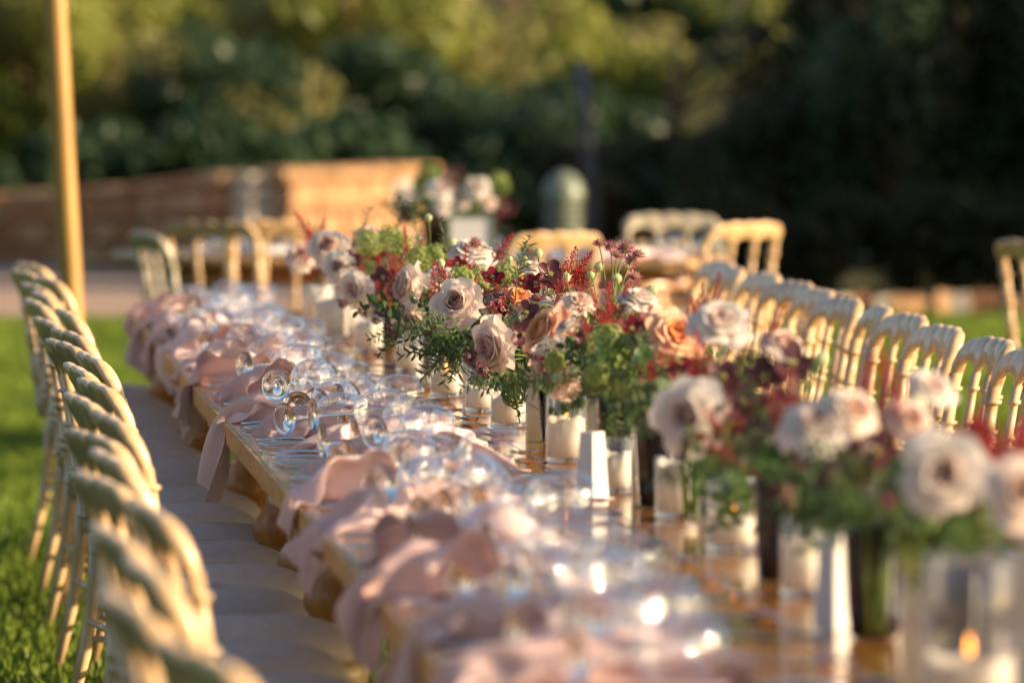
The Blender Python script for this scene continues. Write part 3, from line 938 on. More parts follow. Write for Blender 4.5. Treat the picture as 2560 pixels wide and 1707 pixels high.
# ------------------------------------------------------------------ candle jars, vases, cards
def jar(x, y, r, h, wax, label, lit=True, tint=None, i=0):
    t = thing('candle_jar', label, 'candle', 'candles in glass along the table centre', (x, y, TZ + .001))
    part('glass', MB().add(*lathe([(r * .55, .004), (r * .96, .002), (r, .006), (r, h - .002), (r - .001, h), (r - .0025, h - .002), (r - .0025, .012), (r * .5, .011), (.0005, .011)], 36, False)).mesh('glass', M['jar']), t)
    part('glass_base', MB().add(*lathe([(.0005, .0005), (r * .90, .0005), (r * .97, .003), (r * .97, .009), (r * .92, .0105), (.0005, .0105)], 36, False)).mesh('glass_base', M['glass_solid']), t)
    rr = r - .004
    w = []
    seg = 36
    rs = random.Random(i + 5)
    ph = [rs.uniform(0, 6.28) for _ in range(3)]
    vs, fs = lathe([(rr, .0125), (rr, wax * .5), (rr, wax), (rr * .93, wax - .001), (rr * .75, wax - .007), (rr * .4, wax - .010), (.001, wax - .010)], seg)
    vs = [(a, b, c + (.006 * math.sin(2 * math.atan2(b, a) + ph[0]) + .0025 * math.sin(7 * math.atan2(b, a) + ph[1])) * (1 if c > wax * .8 else 0)) for a, b, c in vs]
    wx = part('wax', MB().add(vs, fs).mesh('wax', M['wax']), t)
    part('wick', MB().add(*tube([(0, 0, wax - .012), (.001, 0, wax + .004)], .0009, 6)).mesh('wick', M['wick']), wx)
    if lit:
        part('flame', MB().add(*lathe([(.0005, wax + .003), (.0032, wax + .007), (.0042, wax + .012), (.003, wax + .019), (.0012, wax + .026), (.0002, wax + .030)], 12)).mesh('flame', M['flame']), t)
JARS = [(1172, 985, .0415, .110, .072, 'short candle jar in sharpest focus under the rose cluster', False), (1030, 915, .041, .098, .058, 'candle jar with burning flame beneath the large cream rose', True), (1106, 950, .036, .105, .062, 'narrow candle jar between the two sharp jars', False),
        (944, 858, .036, .100, .066, 'candle jar left of the burning one, slightly blurred', False), (982, 892, .030, .100, .03, 'slim nearly empty glass beside the burning candle', False), (1306, 1066, .042, .135, .088, 'tall candle jar with flame behind the white folded card', True),
        (1422, 1136, .030, .105, .075, 'small candle jar right of the white folded card', False), (1562, 1195, .040, .110, .10, 'candle jar full of wax below the pink-white rose', False), (1692, 1270, .045, .125, .060, 'candle jar with glowing flame left of the dark vase', True),
        (1850, 1375, .034, .125, .085, 'blurred slim jar right of the dark vase', False), (2022, 1440, .040, .125, .090, 'blurred candle jar between two dark vases near the camera', False), (2245, 1620, .062, .185, .055, 'large clear hurricane candle at the lower right corner', True),
        (765, 782, .050, .120, .115, 'broad white candle jar at the far end of the flowers', False), (735, 752, .045, .125, .12, 'tallest far candle jar behind the broad one', False), (850, 812, .042, .100, .085, 'cream candle jar in the blurred far half', False), (800, 768, .042, .110, .10, 'far cream candle jar right of the broad one', False)]
def atz(x, y, z):
    d = at(x, y, 1) - Vector((0, 0, CAM_Z))
    return Vector((0, 0, CAM_Z)) + d * ((z - CAM_Z) / d.z)
for i, (px, py, r, h, w, lb, lit) in enumerate(JARS):
    p = atz(px, py, TZ)
    jar(p.x, p.y + r, r, h, w, lb, lit, i=i)

vase_prof = [(.0005, .001), (.030, .001), (.034, .004), (.038, .05), (.043, .155), (.0435, .158), (.041, .156), (.036, .05), (.032, .008), (.0005, .007)]
def ribbed(prof, seg=48):
    vs, fs = lathe(prof, seg, False)
    return [(x * (1 + .018 * math.cos(24 * math.atan2(y, x))), y * (1 + .018 * math.cos(24 * math.atan2(y, x))), z) for x, y, z in vs], fs
vase_me = MB().add(*ribbed(vase_prof)).mesh('vase_body', M['smoke'])
VASES = [(1.385, 8.95, 'dark ribbed vase nearest the camera on the right'), (1.39, 9.93, 'dark ribbed vase left of the second blurred bouquet'), (1.385, 11.5, 'smoked ribbed vase behind the full wax jar'), (1.40, 13.38, 'smoked brown ribbed vase beside the sharp candle jar'),
         (1.385, 14.9, 'smoked ribbed vase behind the burning candle'), (1.385, 16.4, 'smoked vase under the far left bouquet'), (1.40, 12.25, 'smoked ribbed vase under the green hydrangea heads'), (1.385, 8.25, 'dark vase at the lower right corner'), (1.385, 17.9, 'smoked vase at the far end of the table')]
stem_bundle = MB()
for k in range(12):
    a = k * 2.4; r = .008 + .018 * ((k * 7) % 5) / 5
    stem_bundle.add(*tube([(math.cos(a) * r * .7, math.sin(a) * r * .7, .012), (math.cos(a + .5) * r, math.sin(a + .5) * r, .09), (math.cos(a + .8) * r * 1.3, math.sin(a + .8) * r * 1.3, .20)], .0022, 6))
stems_me = stem_bundle.mesh('stems', M['stem'])
for i, (x, y, lb) in enumerate(VASES):
    t = thing('flower_vase', lb, 'vase', 'vases along the table centre', (x, y, TZ + .001), (0, 0, i))
    part('vase_body', vase_me, t)

def card(x, y, rz, h, w, label):
    t = thing('folded_card', label, 'card', None, (x, y, TZ + .001), (0, 0, rz))
    n = 3
    a = [(w * math.cos(2 * PI * k / n), w * math.sin(2 * PI * k / n)) for k in range(n)]
    for k in range(n):
        (x0, y0), (x1, y1) = a[k], a[(k + 1) % n]
        s = .72
        q = [Vector((x0, y0, 0)), Vector((x1, y1, 0)), Vector((x1 * s, y1 * s, h)), Vector((x0 * s, y0 * s, h))]
        nn = (q[1] - q[0]).cross(q[3] - q[0]).normalized() * -.0012
        part('panel', MB().add([p for p in q] + [p + nn for p in q], [(0, 1, 2, 3), (7, 6, 5, 4), (0, 4, 5, 1), (1, 5, 6, 2), (2, 6, 7, 3), (3, 7, 4, 0)]).mesh('panel', M['card'], False), t)
p = atz(1363, 1150, TZ); card(p.x, p.y + .02, .45, .125, .036, 'white folded paper card standing before the tall candle jar')
p = atz(1920, 1450, TZ); card(p.x, p.y + .02, .45, .135, .034, 'blurred white folded card near the camera between dark vases')

# ------------------------------------------------------------------ flowers
def rose_petals(seed, n=30, size=1.0, open_=1.0):
    """list of (verts, faces, inner?) petals of one rose; axis +Z, base at origin"""
    r = random.Random(seed)
    out = []
    ang = 0
    for i in range(n):
        t = i / (n - 1)
        ang += 2.399 + r.uniform(-.25, .25)
        r0 = .003 + .010 * t
        r1 = (.004 + .046 * t ** 1.15) * open_
        hh = .046 + .008 * math.sin(t * PI) - .026 * t ** 2.2 + r.uniform(-.002, .002)
        half = (1.9 - .85 * t) * r.uniform(.9, 1.1)
        pw = .62 - .15 * t
        point = (.05 + .24 * t) * r.uniform(.6, 1.3)
        curl = (.10 + .9 * t ** 1.5) * r.uniform(.7, 1.25)
        ruf = r.uniform(0, 6.28)
        spiral = .003 * (1 - t)
        nu, nv = 8, 7
        vs, fs = [], []
        for j in range(nv + 1):
            v = j / nv
            for k in range(nu + 1):
                u = -1 + 2 * k / nu
                wv = math.sin(PI * min(1, .14 + .50 * v)) * (1 - .45 * max(0, v - .72) / .28 * abs(u))
                a = ang + half * u * wv * (.45 + .55 * v)
                ext = 1 + point * max(0, 1 - abs(u) * 1.5) * max(0, v - .5) * 1.2 - .09 * u * u * v
                ve = v * ext
                rad = r0 + (r1 - r0) * ve ** (1 / max(.25, pw)) * (1.0)
                bulge = .010 * (1 - t * .4) * math.sin(PI * min(1, v)) * (.4 + t)
                roll = max(0, v - .62) / .38
                rad += bulge + curl * .012 * roll ** 2 * (.5 + abs(u)) + spiral * u * (v + .2)
                rad += .0022 * math.sin(4.5 * u + ruf) * v * (.4 + t)
                z = hh * (1 - (1 - min(1.05, ve)) ** 1.5 if ve < 1 else 1 + (ve - 1) * .3) - curl * .011 * roll ** 2 * (.4 + u * u * 1.2) * (.3 + t)
                z += .0015 * math.sin(7 * u + ruf * 2) * v * t
                vs.append((rad * math.cos(a) * size, rad * math.sin(a) * size, z * size))
        for j in range(nv):
            for k in range(nu):
                a = j * (nu + 1) + k
                fs.append((a, a + 1, a + nu + 2, a + nu + 1))
        out.append((vs, fs, t < .42))
    # sepals are left to the greenery below
    return out
ROSE_T = {}
for nm, (mi, mo) in dict(blush=('rose_in', 'rose_out'), peach=('peach_in', 'peach_out'), white=('white_in', 'white_out')).items():
    ROSE_T[nm] = []
    for sd in range(3):
        pts = rose_petals(sd + 3, 38, 1.0, [1.0, .92, 1.08][sd])
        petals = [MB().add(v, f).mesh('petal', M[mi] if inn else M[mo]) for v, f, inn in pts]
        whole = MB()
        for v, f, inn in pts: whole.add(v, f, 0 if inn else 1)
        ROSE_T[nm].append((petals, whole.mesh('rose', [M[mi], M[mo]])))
calyx_me = MB().add(*lathe([(.002, -.03), (.0028, -.008), (.009, -.002), (.012, .006), (.008, .012)], 10)).mesh('calyx', M['stem'])

def plume(seed, L=.10):
    r = random.Random(seed)
    m = MB()
    m.add(*tube([(0, 0, -.06), (.002, 0, 0), (.004, .002, L)], [.0016, .0014, .0005], 5))
    octv = [(1, 0, 0), (-1, 0, 0), (0, 1, 0), (0, -1, 0), (0, 0, 1), (0, 0, -1)]
    octf = [(0, 2, 4), (2, 1, 4), (1, 3, 4), (3, 0, 4), (2, 0, 5), (1, 2, 5), (3, 1, 5), (0, 3, 5)]
    for b in range(30):
        u = b / 29
        z = L * (.02 + .95 * u)
        bl = (.026 * (1 - u) ** .9 + .003) * r.uniform(.7, 1.2)
        a = b * 2.4
        nb = max(2, int(11 * (1 - u)) + 2)
        for k in range(nb):
            f = (k + .5) / nb
            q = Vector((math.cos(a) * bl * f, math.sin(a) * bl * f, z + bl * f * .9))
            q += Vector((r.uniform(-1, 1), r.uniform(-1, 1), r.uniform(-1, 1))) * .0016
            s = r.uniform(.0014, .0026)
            m.add([tuple(Vector(o) * s + q) for o in octv], octf)
    return m
PLUME = [[plume(s, .10).mesh('astilbe_plume', M[k], False) for s in range(3)] for k in ('astilbe', 'astilbe_p')]

def cup_flower(np_, R, cup, mats, seed, point=.06, inner=14):
    r = random.Random(seed)
    m = MB()
    for i in range(np_):
        a0 = 2 * PI * i / np_ + r.uniform(-.12, .12)
        half = PI / np_ * 1.25
        nu, nv = 6, 6
        vs, fs = [], []
        for j in range(nv + 1):
            v = j / nv
            for k in range(nu + 1):
                u = -1 + 2 * k / nu
                w = math.sin(PI * min(1, .08 + .62 * v)) ** .8 * (1 - .35 * max(0, v - .7) / .3 * abs(u))
                rad = R * v * (1 + point * max(0, v - .6) * (1 - abs(u)) - .18 * u * u * v)
                a = a0 + half * u * w
                z = cup * R * v ** 1.6 + .06 * R * math.sin(3 * u + i) * v + .002 * (i % 2)
                vs.append((rad * math.cos(a), rad * math.sin(a), z))
        for j in range(nv):
            for k in range(nu):
                b = j * (nu + 1) + k
                fs.append((b, b + 1, b + nu + 2, b + nu + 1))
        m.add(vs, fs, 0)
    for k in range(inner):
        a = k * 2.4; rr = R * .05 * math.sqrt(k)
        m.add(*tube([(rr * math.cos(a) * .5, rr * math.sin(a) * .5, .001), (rr * math.cos(a), rr * math.sin(a), R * .32)], [.0006, .0011], 4), 1)
    return m.mesh('flower', mats)
HELL = [cup_flower(5, .030, .35, [M[k], M['stamen']], s) for s in range(2) for k in ('hellebore', 'hellebore_d')]
def astr(k, R):
    m = MB()
    for i in range(15):
        a = 2 * PI * i / 15
        d = Vector((math.cos(a), math.sin(a), 0)); t_ = Vector((-d.y, d.x, 0))
        zz = .30 if i % 2 else .42
        vs = [d * R * .2 - t_ * R * .05, d * R * .2 + t_ * R * .05, d * R * .62 + t_ * R * .12 + Vector((0, 0, R * zz * .6)), d * R + Vector((0, 0, R * zz)), d * R * .62 - t_ * R * .12 + Vector((0, 0, R * zz * .6))]
        m.add(vs, [(0, 1, 2, 3, 4)], 0)
    for k_ in range(34):
        a = k_ * 2.4; rr = R * .085 * math.sqrt(k_)
        top = Vector((rr * math.cos(a), rr * math.sin(a), R * (.62 - .5 * (rr / R) ** 2)))
        m.add(*tube([(rr * .3 * math.cos(a), rr * .3 * math.sin(a), 0), top], [.0005, .0012], 4), 0 if k_ % 3 else 1)
    return m.mesh('astrantia', [M[k], M['bud']], False)
ASTR = {'pink': astr('astrantia', .021), 'plum': astr('astrantia_d', .014)}
def bud_mesh():
    m = MB()
    for i in range(7):
        a0 = i * 2 * PI / 7
        vs, fs = [], []
        for j in range(6):
            v = j / 5
            for k in range(4):
                u = -1 + 2 * k / 3
                a = a0 + u * .62 * math.sin(PI * (.1 + .75 * v))
                rad = .0105 * math.sin(PI * (.12 + .74 * v)) + .0006 * (i % 2)
                vs.append((rad * math.cos(a), rad * math.sin(a), .021 * v))
        for j in range(5):
            for k in range(3):
                b = j * 4 + k
                fs.append((b, b + 1, b + 5, b + 4))
        m.add(vs, fs, 0)
    m.add(*tube([(0, 0, .001), (.001, 0, -.02), (.008, 0, -.05), (.022, 0, -.085)], [.0022, .0014, .0013, .0013], 6), 1)
    return m.mesh('bud', [M['bud'], M['stem']])
BUD = bud_mesh()
def snowball(seed, k, R=.034):
    r = random.Random(seed)
    m = MB()
    for i in range(95):
        z = 1 - 2 * (i + .5) / 95
        a = i * 2.39996
        d = Vector((math.sqrt(1 - z * z) * math.cos(a), math.sqrt(1 - z * z) * math.sin(a), z))
        c = d * R * r.uniform(.78, 1.05)
        t1 = d.orthogonal().normalized(); t2 = d.cross(t1)
        for q in range(5):
            b = 2 * PI * q / 5 + i
            e = t1 * math.cos(b) + t2 * math.sin(b); s = d.cross(e)
            L = .0065 * r.uniform(.8, 1.25)
            m.add([c, c + e * L * .6 + s * L * .42 + d * .0012, c + e * L * 1.1 + d * .0005, c + e * L * .6 - s * L * .42 + d * .0012], [(0, 1, 2, 3)])
    m.add(*tube([(0, 0, -.08), (0, 0, 0)], .002, 5))
    return m.mesh('floret_head', M[k], False)
SNOW = {'lime': [snowball(1, 'lime'), snowball(2, 'lime')], 'moss': [snowball(3, 'lime_d')]}
def sprig(seed, k, L=.13, leaf=.034, wid=.22, pairs=9, droop=.5):
    r = random.Random(seed)
    m = MB()
    pts = [Vector((0, 0, 0))]
    for i in range(1, 9):
        u = i / 8
        pts.append(Vector((L * .10 * math.sin(u * 2 + seed), droop * L * u * u * .5, L * u)))
    m.add(*tube(pts, [.0016 * (1 - .08 * i) for i in range(9)], 5), 1)
    for i in range(pairs):
        u = .22 + .76 * i / (pairs - 1)
        b = pts[int(u * 8)].lerp(pts[min(8, int(u * 8) + 1)], u * 8 - int(u * 8))
        for sgn in (0, PI):
            a = i * 1.57 + sgn + r.uniform(-.3, .3)
            d = Vector((math.cos(a), math.sin(a), r.uniform(.5, 1.1))).normalized()
            s = d.cross(Vector((0, 0, 1))).normalized(); n = s.cross(d)
            ll = leaf * r.uniform(.75, 1.2) * (1 - .35 * u)
            vs = []
            for q, w in ((0, .12), (.25, .8), (.55, 1), (.8, .65), (1, .03)):
                c = b + d * ll * q - n * ll * .25 * q * q
                vs += [c - s * ll * wid * w + n * ll * .05 * w, c - n * 0, c + s * ll * wid * w + n * ll * .05 * w]
            m.add(vs, [(j * 3 + h, j * 3 + h + 1, j * 3 + h + 4, j * 3 + h + 3) for j in range(4) for h in range(2)], 0)
    return m.mesh('leaf_sprig', [M[k], M['stem']])
SPRIG = {'sage': [sprig(s, 'leaf_a', .12, .034, .14, 11) for s in range(3)], 'green': [sprig(s + 5, 'leaf_b', .11, .040, .30, 6) for s in range(3)], 'bronze': [sprig(9, 'leaf_c', .09, .034, .36, 4)], 'fine': [sprig(s + 12, 'leaf_b', .12, .026, .15, 13) for s in range(2)]}

BQ = {}
def bouquet(key, x, y, z, label):
    t = thing('flower_arrangement', label, 'flowers', 'flower arrangements along the table centre', (x, y, z))
    BQ[key] = t
    part('stems', stems_me, t, loc=(0, 0, TZ - z + .004))
    return t
def put(bq, name, me, pos, direction, sc=1.0, roll=None):
    t = BQ[bq]
    return part(name, me, t, loc=Vector(pos) - t.location, rot=aim(direction, rnd.uniform(0, 6.28) if roll is None else roll), scale=sc)
def rose(bq, pos, d, kind='blush', dia=.105, var=None, petals=False, roll=None):
    var = rnd.randrange(3) if var is None else var
    ps, whole = ROSE_T[kind][var]
    sc = dia / .115
    if petals:
        t = BQ[bq]
        b = put(bq, 'rose', calyx_me, pos, d, sc, roll)
        for me in ps:
            part('petal', me, b)
    else:
        b = put(bq, 'rose', whole, pos, d, sc, roll)
        part('calyx', calyx_me, b)
    return b

bouquet('a', 1.385, 16.4, .93, 'flower arrangement of dusky roses and crimson plumes at the far left end')
bouquet('b', 1.385, 14.9, .93, 'flower arrangement behind the sharp rose, with lime heads and a sideways rose')
bouquet('c', 1.40, 13.6, .93, 'flower arrangement in focus with the large open cream rose')
bouquet('d', 1.40, 12.25, .93, 'flower arrangement with pink star flowers on tall stems and green heads')
bouquet('e', 1.385, 11.0, .93, 'blurred flower arrangement with the big pink-white rose')
bouquet('f', 1.39, 9.93, .93, 'blurred flower arrangement with ivory roses and dark wine blooms')
bouquet('g', 1.385, 8.9, .93, 'nearest blurred flower arrangement at the right edge')
bouquet('h', 1.385, 17.9, .93, 'distant flower arrangement beyond the far left one')

CAMD = Vector((-.1, -1, .1))
# (cluster, px, py, distance, kind, dia, facing, petals)
ROSES = [('a', 755, 568, 16.6, 'blush', .11, (-.3, -.8, .5), 0), ('a', 778, 612, 16.4, 'white', .09, (-.4, -.8, .2), 0), ('a', 818, 665, 16.2, 'white', .10, (-.6, -.6, -.1), 0), ('a', 850, 540, 16.9, 'blush', .09, (.1, -.3, .9), 0),
         ('b', 942, 658, 15.0, 'blush', .125, (-.95, -.25, .15), 1), ('b', 1085, 585, 15.2, 'white', .12, (.1, -.4, .9), 1), ('b', 1010, 640, 15.0, 'white', .08, (0, -.7, .7), 0), ('b', 945, 735, 14.9, 'blush', .08, (-.6, -.6, -.3), 0),
         ('c', 1052, 700, 13.80, 'blush', .118, (-.42, -.80, .42), 1), ('c', 1190, 690, 14.05, 'peach', .095, (.1, -.5, .85), 1), ('c', 1272, 690, 13.9, 'white', .095, (.2, -.35, .9), 1), ('c', 1140, 795, 13.35, 'blush', .13, (-.75, -.45, -.1), 1),
         ('c', 1225, 612, 14.3, 'white', .07, (0, -.2, 1), 0),
         ('d', 1262, 770, 12.85, 'peach', .135, (-.75, -.3, .5), 1), ('d', 1285, 845, 12.65, 'blush', .145, (-.75, -.5, -.25), 1), ('d', 1470, 690, 12.5, 'white', .09, (.2, -.3, .9), 0), ('d', 1545, 775, 12.1, 'peach', .115, (.3, -.7, .5), 0), ('d', 1330, 690, 13.0, 'blush', .07, (0, -.5, .8), 0),
         ('e', 1655, 745, 11.2, 'white', .105, (0, -.6, .7), 0), ('e', 1585, 955, 10.55, 'white', .125, (-.55, -.8, .0), 0), ('e', 1800, 790, 11.2, 'blush', .08, (.2, -.5, .7), 0),
         ('f', 1880, 985, 9.6, 'white', .115, (-.2, -.6, .7), 0), ('f', 1960, 945, 9.6, 'blush', .09, (.3, -.7, .5), 0), ('f', 2140, 890, 9.9, 'white', .075, (.2, -.6, .7), 0), ('f', 2090, 960, 9.7, 'blush', .07, (.1, -.8, .5), 0),
         ('g', 2170, 1085, 8.6, 'white', .112, (-.15, -.95, .12), 0), ('g', 2350, 1130, 8.3, 'blush', .10, (0, -.9, .3), 0), ('g', 2250, 1170, 9.0, 'peach', .07, (.3, -.8, 0), 0),
         ('h', 690, 590, 18.0, 'blush', .10, (-.2, -.7, .6), 0)]
for bq, px, py, d, kind, dia, fc, pe in ROSES:
    hero = (px == 1052)
    fv = Vector(fc).normalized()
    rose(bq, at(px, py, d) - fv * .02, fc, kind, dia, 0 if hero else None, bool(pe), .6 if hero else None)
PL = [('a', 712, 545, 16.7, -.5), ('a', 742, 532, 16.8, 0), ('a', 700, 520, 16.9, -.6), ('a', 905, 590, 15.9, .2), ('a', 830, 640, 16.3, -.2), ('a', 870, 620, 16.2, .1), ('b', 935, 575, 15.6, -.1), ('b', 900, 640, 15.2, -.3), ('b', 880, 680, 15.2, -.5), ('b', 1070, 605, 14.7, 0), ('b', 1155, 570, 14.9, .6), ('b', 910, 695, 15.0, -.6), ('b', 1000, 660, 14.8, -.2),
      ('c', 1024, 640, 13.9, -.6), ('c', 1305, 625, 13.92, .3), ('c', 1288, 655, 13.8, .2), ('c', 1325, 625, 13.95, .7), ('c', 1150, 705, 13.8, .2), ('c', 1160, 740, 13.7, .5), ('c', 1095, 680, 13.9, 0), ('c', 1340, 660, 13.7, .4),
      ('d', 1400, 710, 12.6, 0), ('d', 1370, 700, 12.7, -.3), ('d', 1345, 740, 12.6, -.4), ('d', 1430, 700, 12.5, .3), ('d', 1490, 880, 11.9, .2), ('d', 1510, 840, 11.9, .4), ('d', 1470, 910, 11.8, -.1), ('d', 1390, 740, 12.4, .1), ('d', 1590, 720, 11.9, .4),
      ('e', 1615, 700, 11.7, 0), ('e', 1640, 680, 11.7, .3), ('e', 1600, 730, 11.6, -.3), ('e', 1780, 750, 11.2, .3), ('e', 1550, 850, 11.3, -.2), ('e', 1700, 790, 11.2, .1),
      ('f', 2040, 900, 9.9, .1), ('f', 2060, 960, 9.7, 0), ('f', 1990, 880, 10.1, .1), ('f', 1830, 930, 10.1, -.3), ('g', 2320, 1030, 8.9, .3), ('g', 2290, 1050, 8.9, 0), ('g', 2340, 1050, 8.8, .4), ('g', 2275, 1030, 9.1, -.1), ('g', 2310, 1100, 8.8, .2), ('g', 2260, 1020, 9.0, -.1), ('g', 2330, 1030, 8.85, .2), ('g', 2300, 1050, 8.75, 0), ('g', 2345, 1040, 8.7, .1), ('g', 2280, 1080, 8.7, -.2), ('f', 2030, 850, 9.9, 0), ('f', 2055, 930, 9.75, .1), ('h', 705, 575, 17.8, 0), ('h', 730, 560, 17.9, .2)]
for n, (bq, px, py, d, lean) in enumerate(PL):
    dr = Vector((lean + rnd.uniform(-.1, .1), rnd.uniform(-.35, .2), .9))
    put(bq, 'astilbe_plume', PLUME[n % 4 == 3][n % 3], at(px, py, d) - dr.normalized() * .045, dr, rnd.uniform(.8, 1.05))
HL = [('c', 1130, 642, 14.0, .95, 0, (.1, -.6, .75)), ('c', 1232, 655, 13.95, .95, 0, (-.3, -.7, .5)), ('c', 1262, 632, 13.88, 1.1, 1, (.25, -.85, .35)), ('c', 1208, 722, 13.55, 1.0, 1, (0, -.7, .5)), ('c', 1262, 668, 13.9, .9, 2, (0, -.9, .1)), ('c', 1140, 715, 13.85, .8, 0, (0, -.7, .6)), ('c', 1165, 730, 13.8, .8, 2, (.3, -.7, .6)), ('c', 1195, 655, 14.1, .7, 2, (0, -.5, .8)),
      ('b', 935, 690, 15.1, 1.0, 3, (-.4, -.7, .3)), ('b', 880, 640, 15.4, 1.0, 3, (-.2, -.7, .6)), ('b', 1050, 610, 15, .8, 0, (0, -.6, .8)), ('a', 800, 600, 16.4, 1, 3, (0, -.7, .6)), ('a', 860, 590, 16.3, 1, 2, (0, -.6, .7)),
      ('c', 1200, 770, 13.2, 1.1, 3, (.2, -.8, .2)), ('d', 1450, 760, 12.3, 1, 0, (0, -.7, .6)), ('d', 1500, 740, 12.2, 1, 0, (.2, -.7, .6)), ('d', 1350, 790, 12.5, 1, 3, (0, -.9, .2)),
      ('e', 1760, 870, 10.9, 1.35, 1, (0, -.6, .7)), ('e', 1815, 840, 10.9, 1.4, 3, (.2, -.7, .5)), ('e', 1710, 930, 10.7, 1.3, 1, (-.1, -.8, .4)), ('e', 1740, 1000, 10.6, 1.2, 3, (0, -.9, .2)), ('e', 1790, 940, 10.6, 1.2, 1, (.2, -.8, .3)), ('e', 1660, 870, 11.0, 1.1, 1, (0, -.7, .5)),
      ('f', 1960, 1065, 9.6, 1.2, 3, (0, -.9, .2)), ('f', 2010, 1040, 9.6, 1.2, 1, (.2, -.8, .3)), ('f', 1940, 1110, 9.6, 1.1, 3, (0, -.9, -.1)), ('f', 2010, 980, 9.8, 1.1, 1, (0, -.7, .6)), ('g', 2120, 1160, 9.1, 1, 3, (-.3, -.9, 0)), ('g', 2240, 1010, 9.1, 1, 0, (0, -.7, .5))]
for bq, px, py, d, sc, v, fc in HL:
    put(bq, 'hellebore', HELL[v], at(px, py, d), fc, sc)
AS = [('d', 1437, 572, 13.3, 'pink', 1.1), ('d', 1402, 566, 13.4, 'pink', .75), ('d', 1462, 588, 13.3, 'pink', 1.0), ('d', 1448, 600, 13.3, 'pink', .9), ('d', 1415, 590, 13.35, 'pink', 1.1), ('d', 1456, 640, 13.2, 'pink', 1.0), ('d', 1460, 668, 13.2, 'pink', .8), ('d', 1376, 562, 13.5, 'pink', .8), ('d', 1440, 655, 13.2, 'pink', .8), ('b', 1090, 560, 15.0, 'pink', .9),
      ('c', 985, 768, 13.6, 'plum', 1), ('c', 1003, 757, 13.62, 'plum', .9), ('c', 996, 775, 13.6, 'plum', .8), ('c', 1012, 778, 13.6, 'plum', .7), ('b', 880, 725, 14.9, 'plum', 1.2), ('b', 905, 770, 14.8, 'plum', 1.2), ('b', 862, 740, 14.9, 'plum', 1.1), ('b', 890, 752, 14.8, 'plum', 1), ('c', 1093, 838, 13.3, 'plum', 1.2), ('c', 1086, 815, 13.35, 'plum', 1), ('c', 1112, 850, 13.3, 'plum', 1.2), ('c', 1075, 822, 13.3, 'plum', 1), ('c', 1090, 768, 13.5, 'plum', 1.1), ('c', 1080, 700, 13.8, 'plum', .9), ('c', 1140, 680, 13.9, 'plum', .9),
      ('f', 1800, 1130, 9.75, 'plum', 1.6), ('f', 1835, 1085, 9.8, 'plum', 1.6), ('f', 1815, 1160, 9.7, 'plum', 1.5), ('e', 1690, 800, 11.2, 'plum', 1.3), ('d', 1390, 660, 12.9, 'pink', .8), ('a', 790, 700, 16, 'plum', 1.2), ('a', 830, 720, 15.9, 'plum', 1.2)]
for bq, px, py, d, k, sc in AS:
    dr = (rnd.uniform(-.5, .3), rnd.uniform(-.9, -.3), rnd.uniform(.1, .8))
    p = at(px, py, d)
    f = put(bq, 'astrantia', ASTR[k], p, dr, sc)
    t = BQ[bq]
    root = Vector((t.location.x + rnd.uniform(-.05, .05), p.y + rnd.uniform(.05, .2), .93)) if k == 'plum' else at(1408 + rnd.uniform(-12, 12), 720, d - .1)
    a = p - t.location; e = root - t.location
    mid = a.lerp(e, .5) + Vector((0, 0, .015))
    part('flower_stem', MB().add(*tube([a, a.lerp(mid, .5) + Vector((0, 0, .006)), mid, e], [.0013, .0014, .0016, .002], 6)).mesh('flower_stem', M['stem']), t)
BU = [('b', 985, 500, 15.8, .9), ('b', 1010, 640, 14.2, .9), ('a', 960, 545, 16, .8), ('c', 1015, 605, 14.0, 1.0), ('c', 1372, 612, 13.5, 1.0), ('d', 1498, 672, 12.9, 1.2), ('c', 1302, 637, 13.85, 1.0), ('c', 1237, 582, 14.2, 1.0), ('c', 1170, 595, 14.3, .8), ('b', 1035, 560, 15.4, 1.2), ('c', 1250, 755, 13.3, 1), ('c', 1090, 660, 13.95, .8), ('c', 1205, 595, 14.2, .8), ('a', 730, 560, 16.6, .9), ('d', 1360, 630, 13.4, .8), ('c', 1190, 730, 13.75, 1), ('e', 1880, 830, 10.8, 1.2), ('f', 2110, 930, 9.8, 1.2), ('d', 1420, 640, 12.9, 1)]
for bq, px, py, d, sc in BU:
    put(bq, 'bud', BUD, at(px, py, d) - Vector((0, 0, .01)), (rnd.uniform(-.4, .4), rnd.uniform(-.3, .3), 1), sc)
SN = [('a', 850, 560, 16.3, 'lime', 1.1), ('a', 895, 548, 16.0, 'lime', 1.0), ('b', 960, 595, 15.4, 'lime', 1.0), ('b', 1000, 585, 15.3, 'lime', .8), ('b', 1100, 640, 14.5, 'lime', .8), ('b', 920, 560, 15.7, 'lime', .9), ('c', 1060, 640, 14.2, 'lime', .9), ('c', 1160, 630, 14.3, 'lime', .8), ('d', 1408, 835, 12.1, 'lime', 1.25), ('d', 1440, 880, 12.0, 'lime', 1.1), ('d', 1392, 785, 12.25, 'lime', 1.1), ('d', 1440, 800, 12.1, 'lime', .9), ('c', 1180, 905, 13.5, 'moss', .85), ('d', 1370, 870, 12.2, 'lime', .9),
      ('g', 2100, 1220, 9.0, 'moss', 1.1), ('g', 2112, 1285, 8.9, 'lime', .9), ('f', 1920, 1020, 10, 'lime', .9), ('g', 2240, 1200, 8.9, 'moss', 1.1), ('e', 1730, 850, 11.3, 'moss', 1.0)]
for n, (bq, px, py, d, k, sc) in enumerate(SN):
    put(bq, 'floret_head', SNOW[k][n % len(SNOW[k])], at(px, py, d), (rnd.uniform(-.4, .4), -.3, 1), sc)

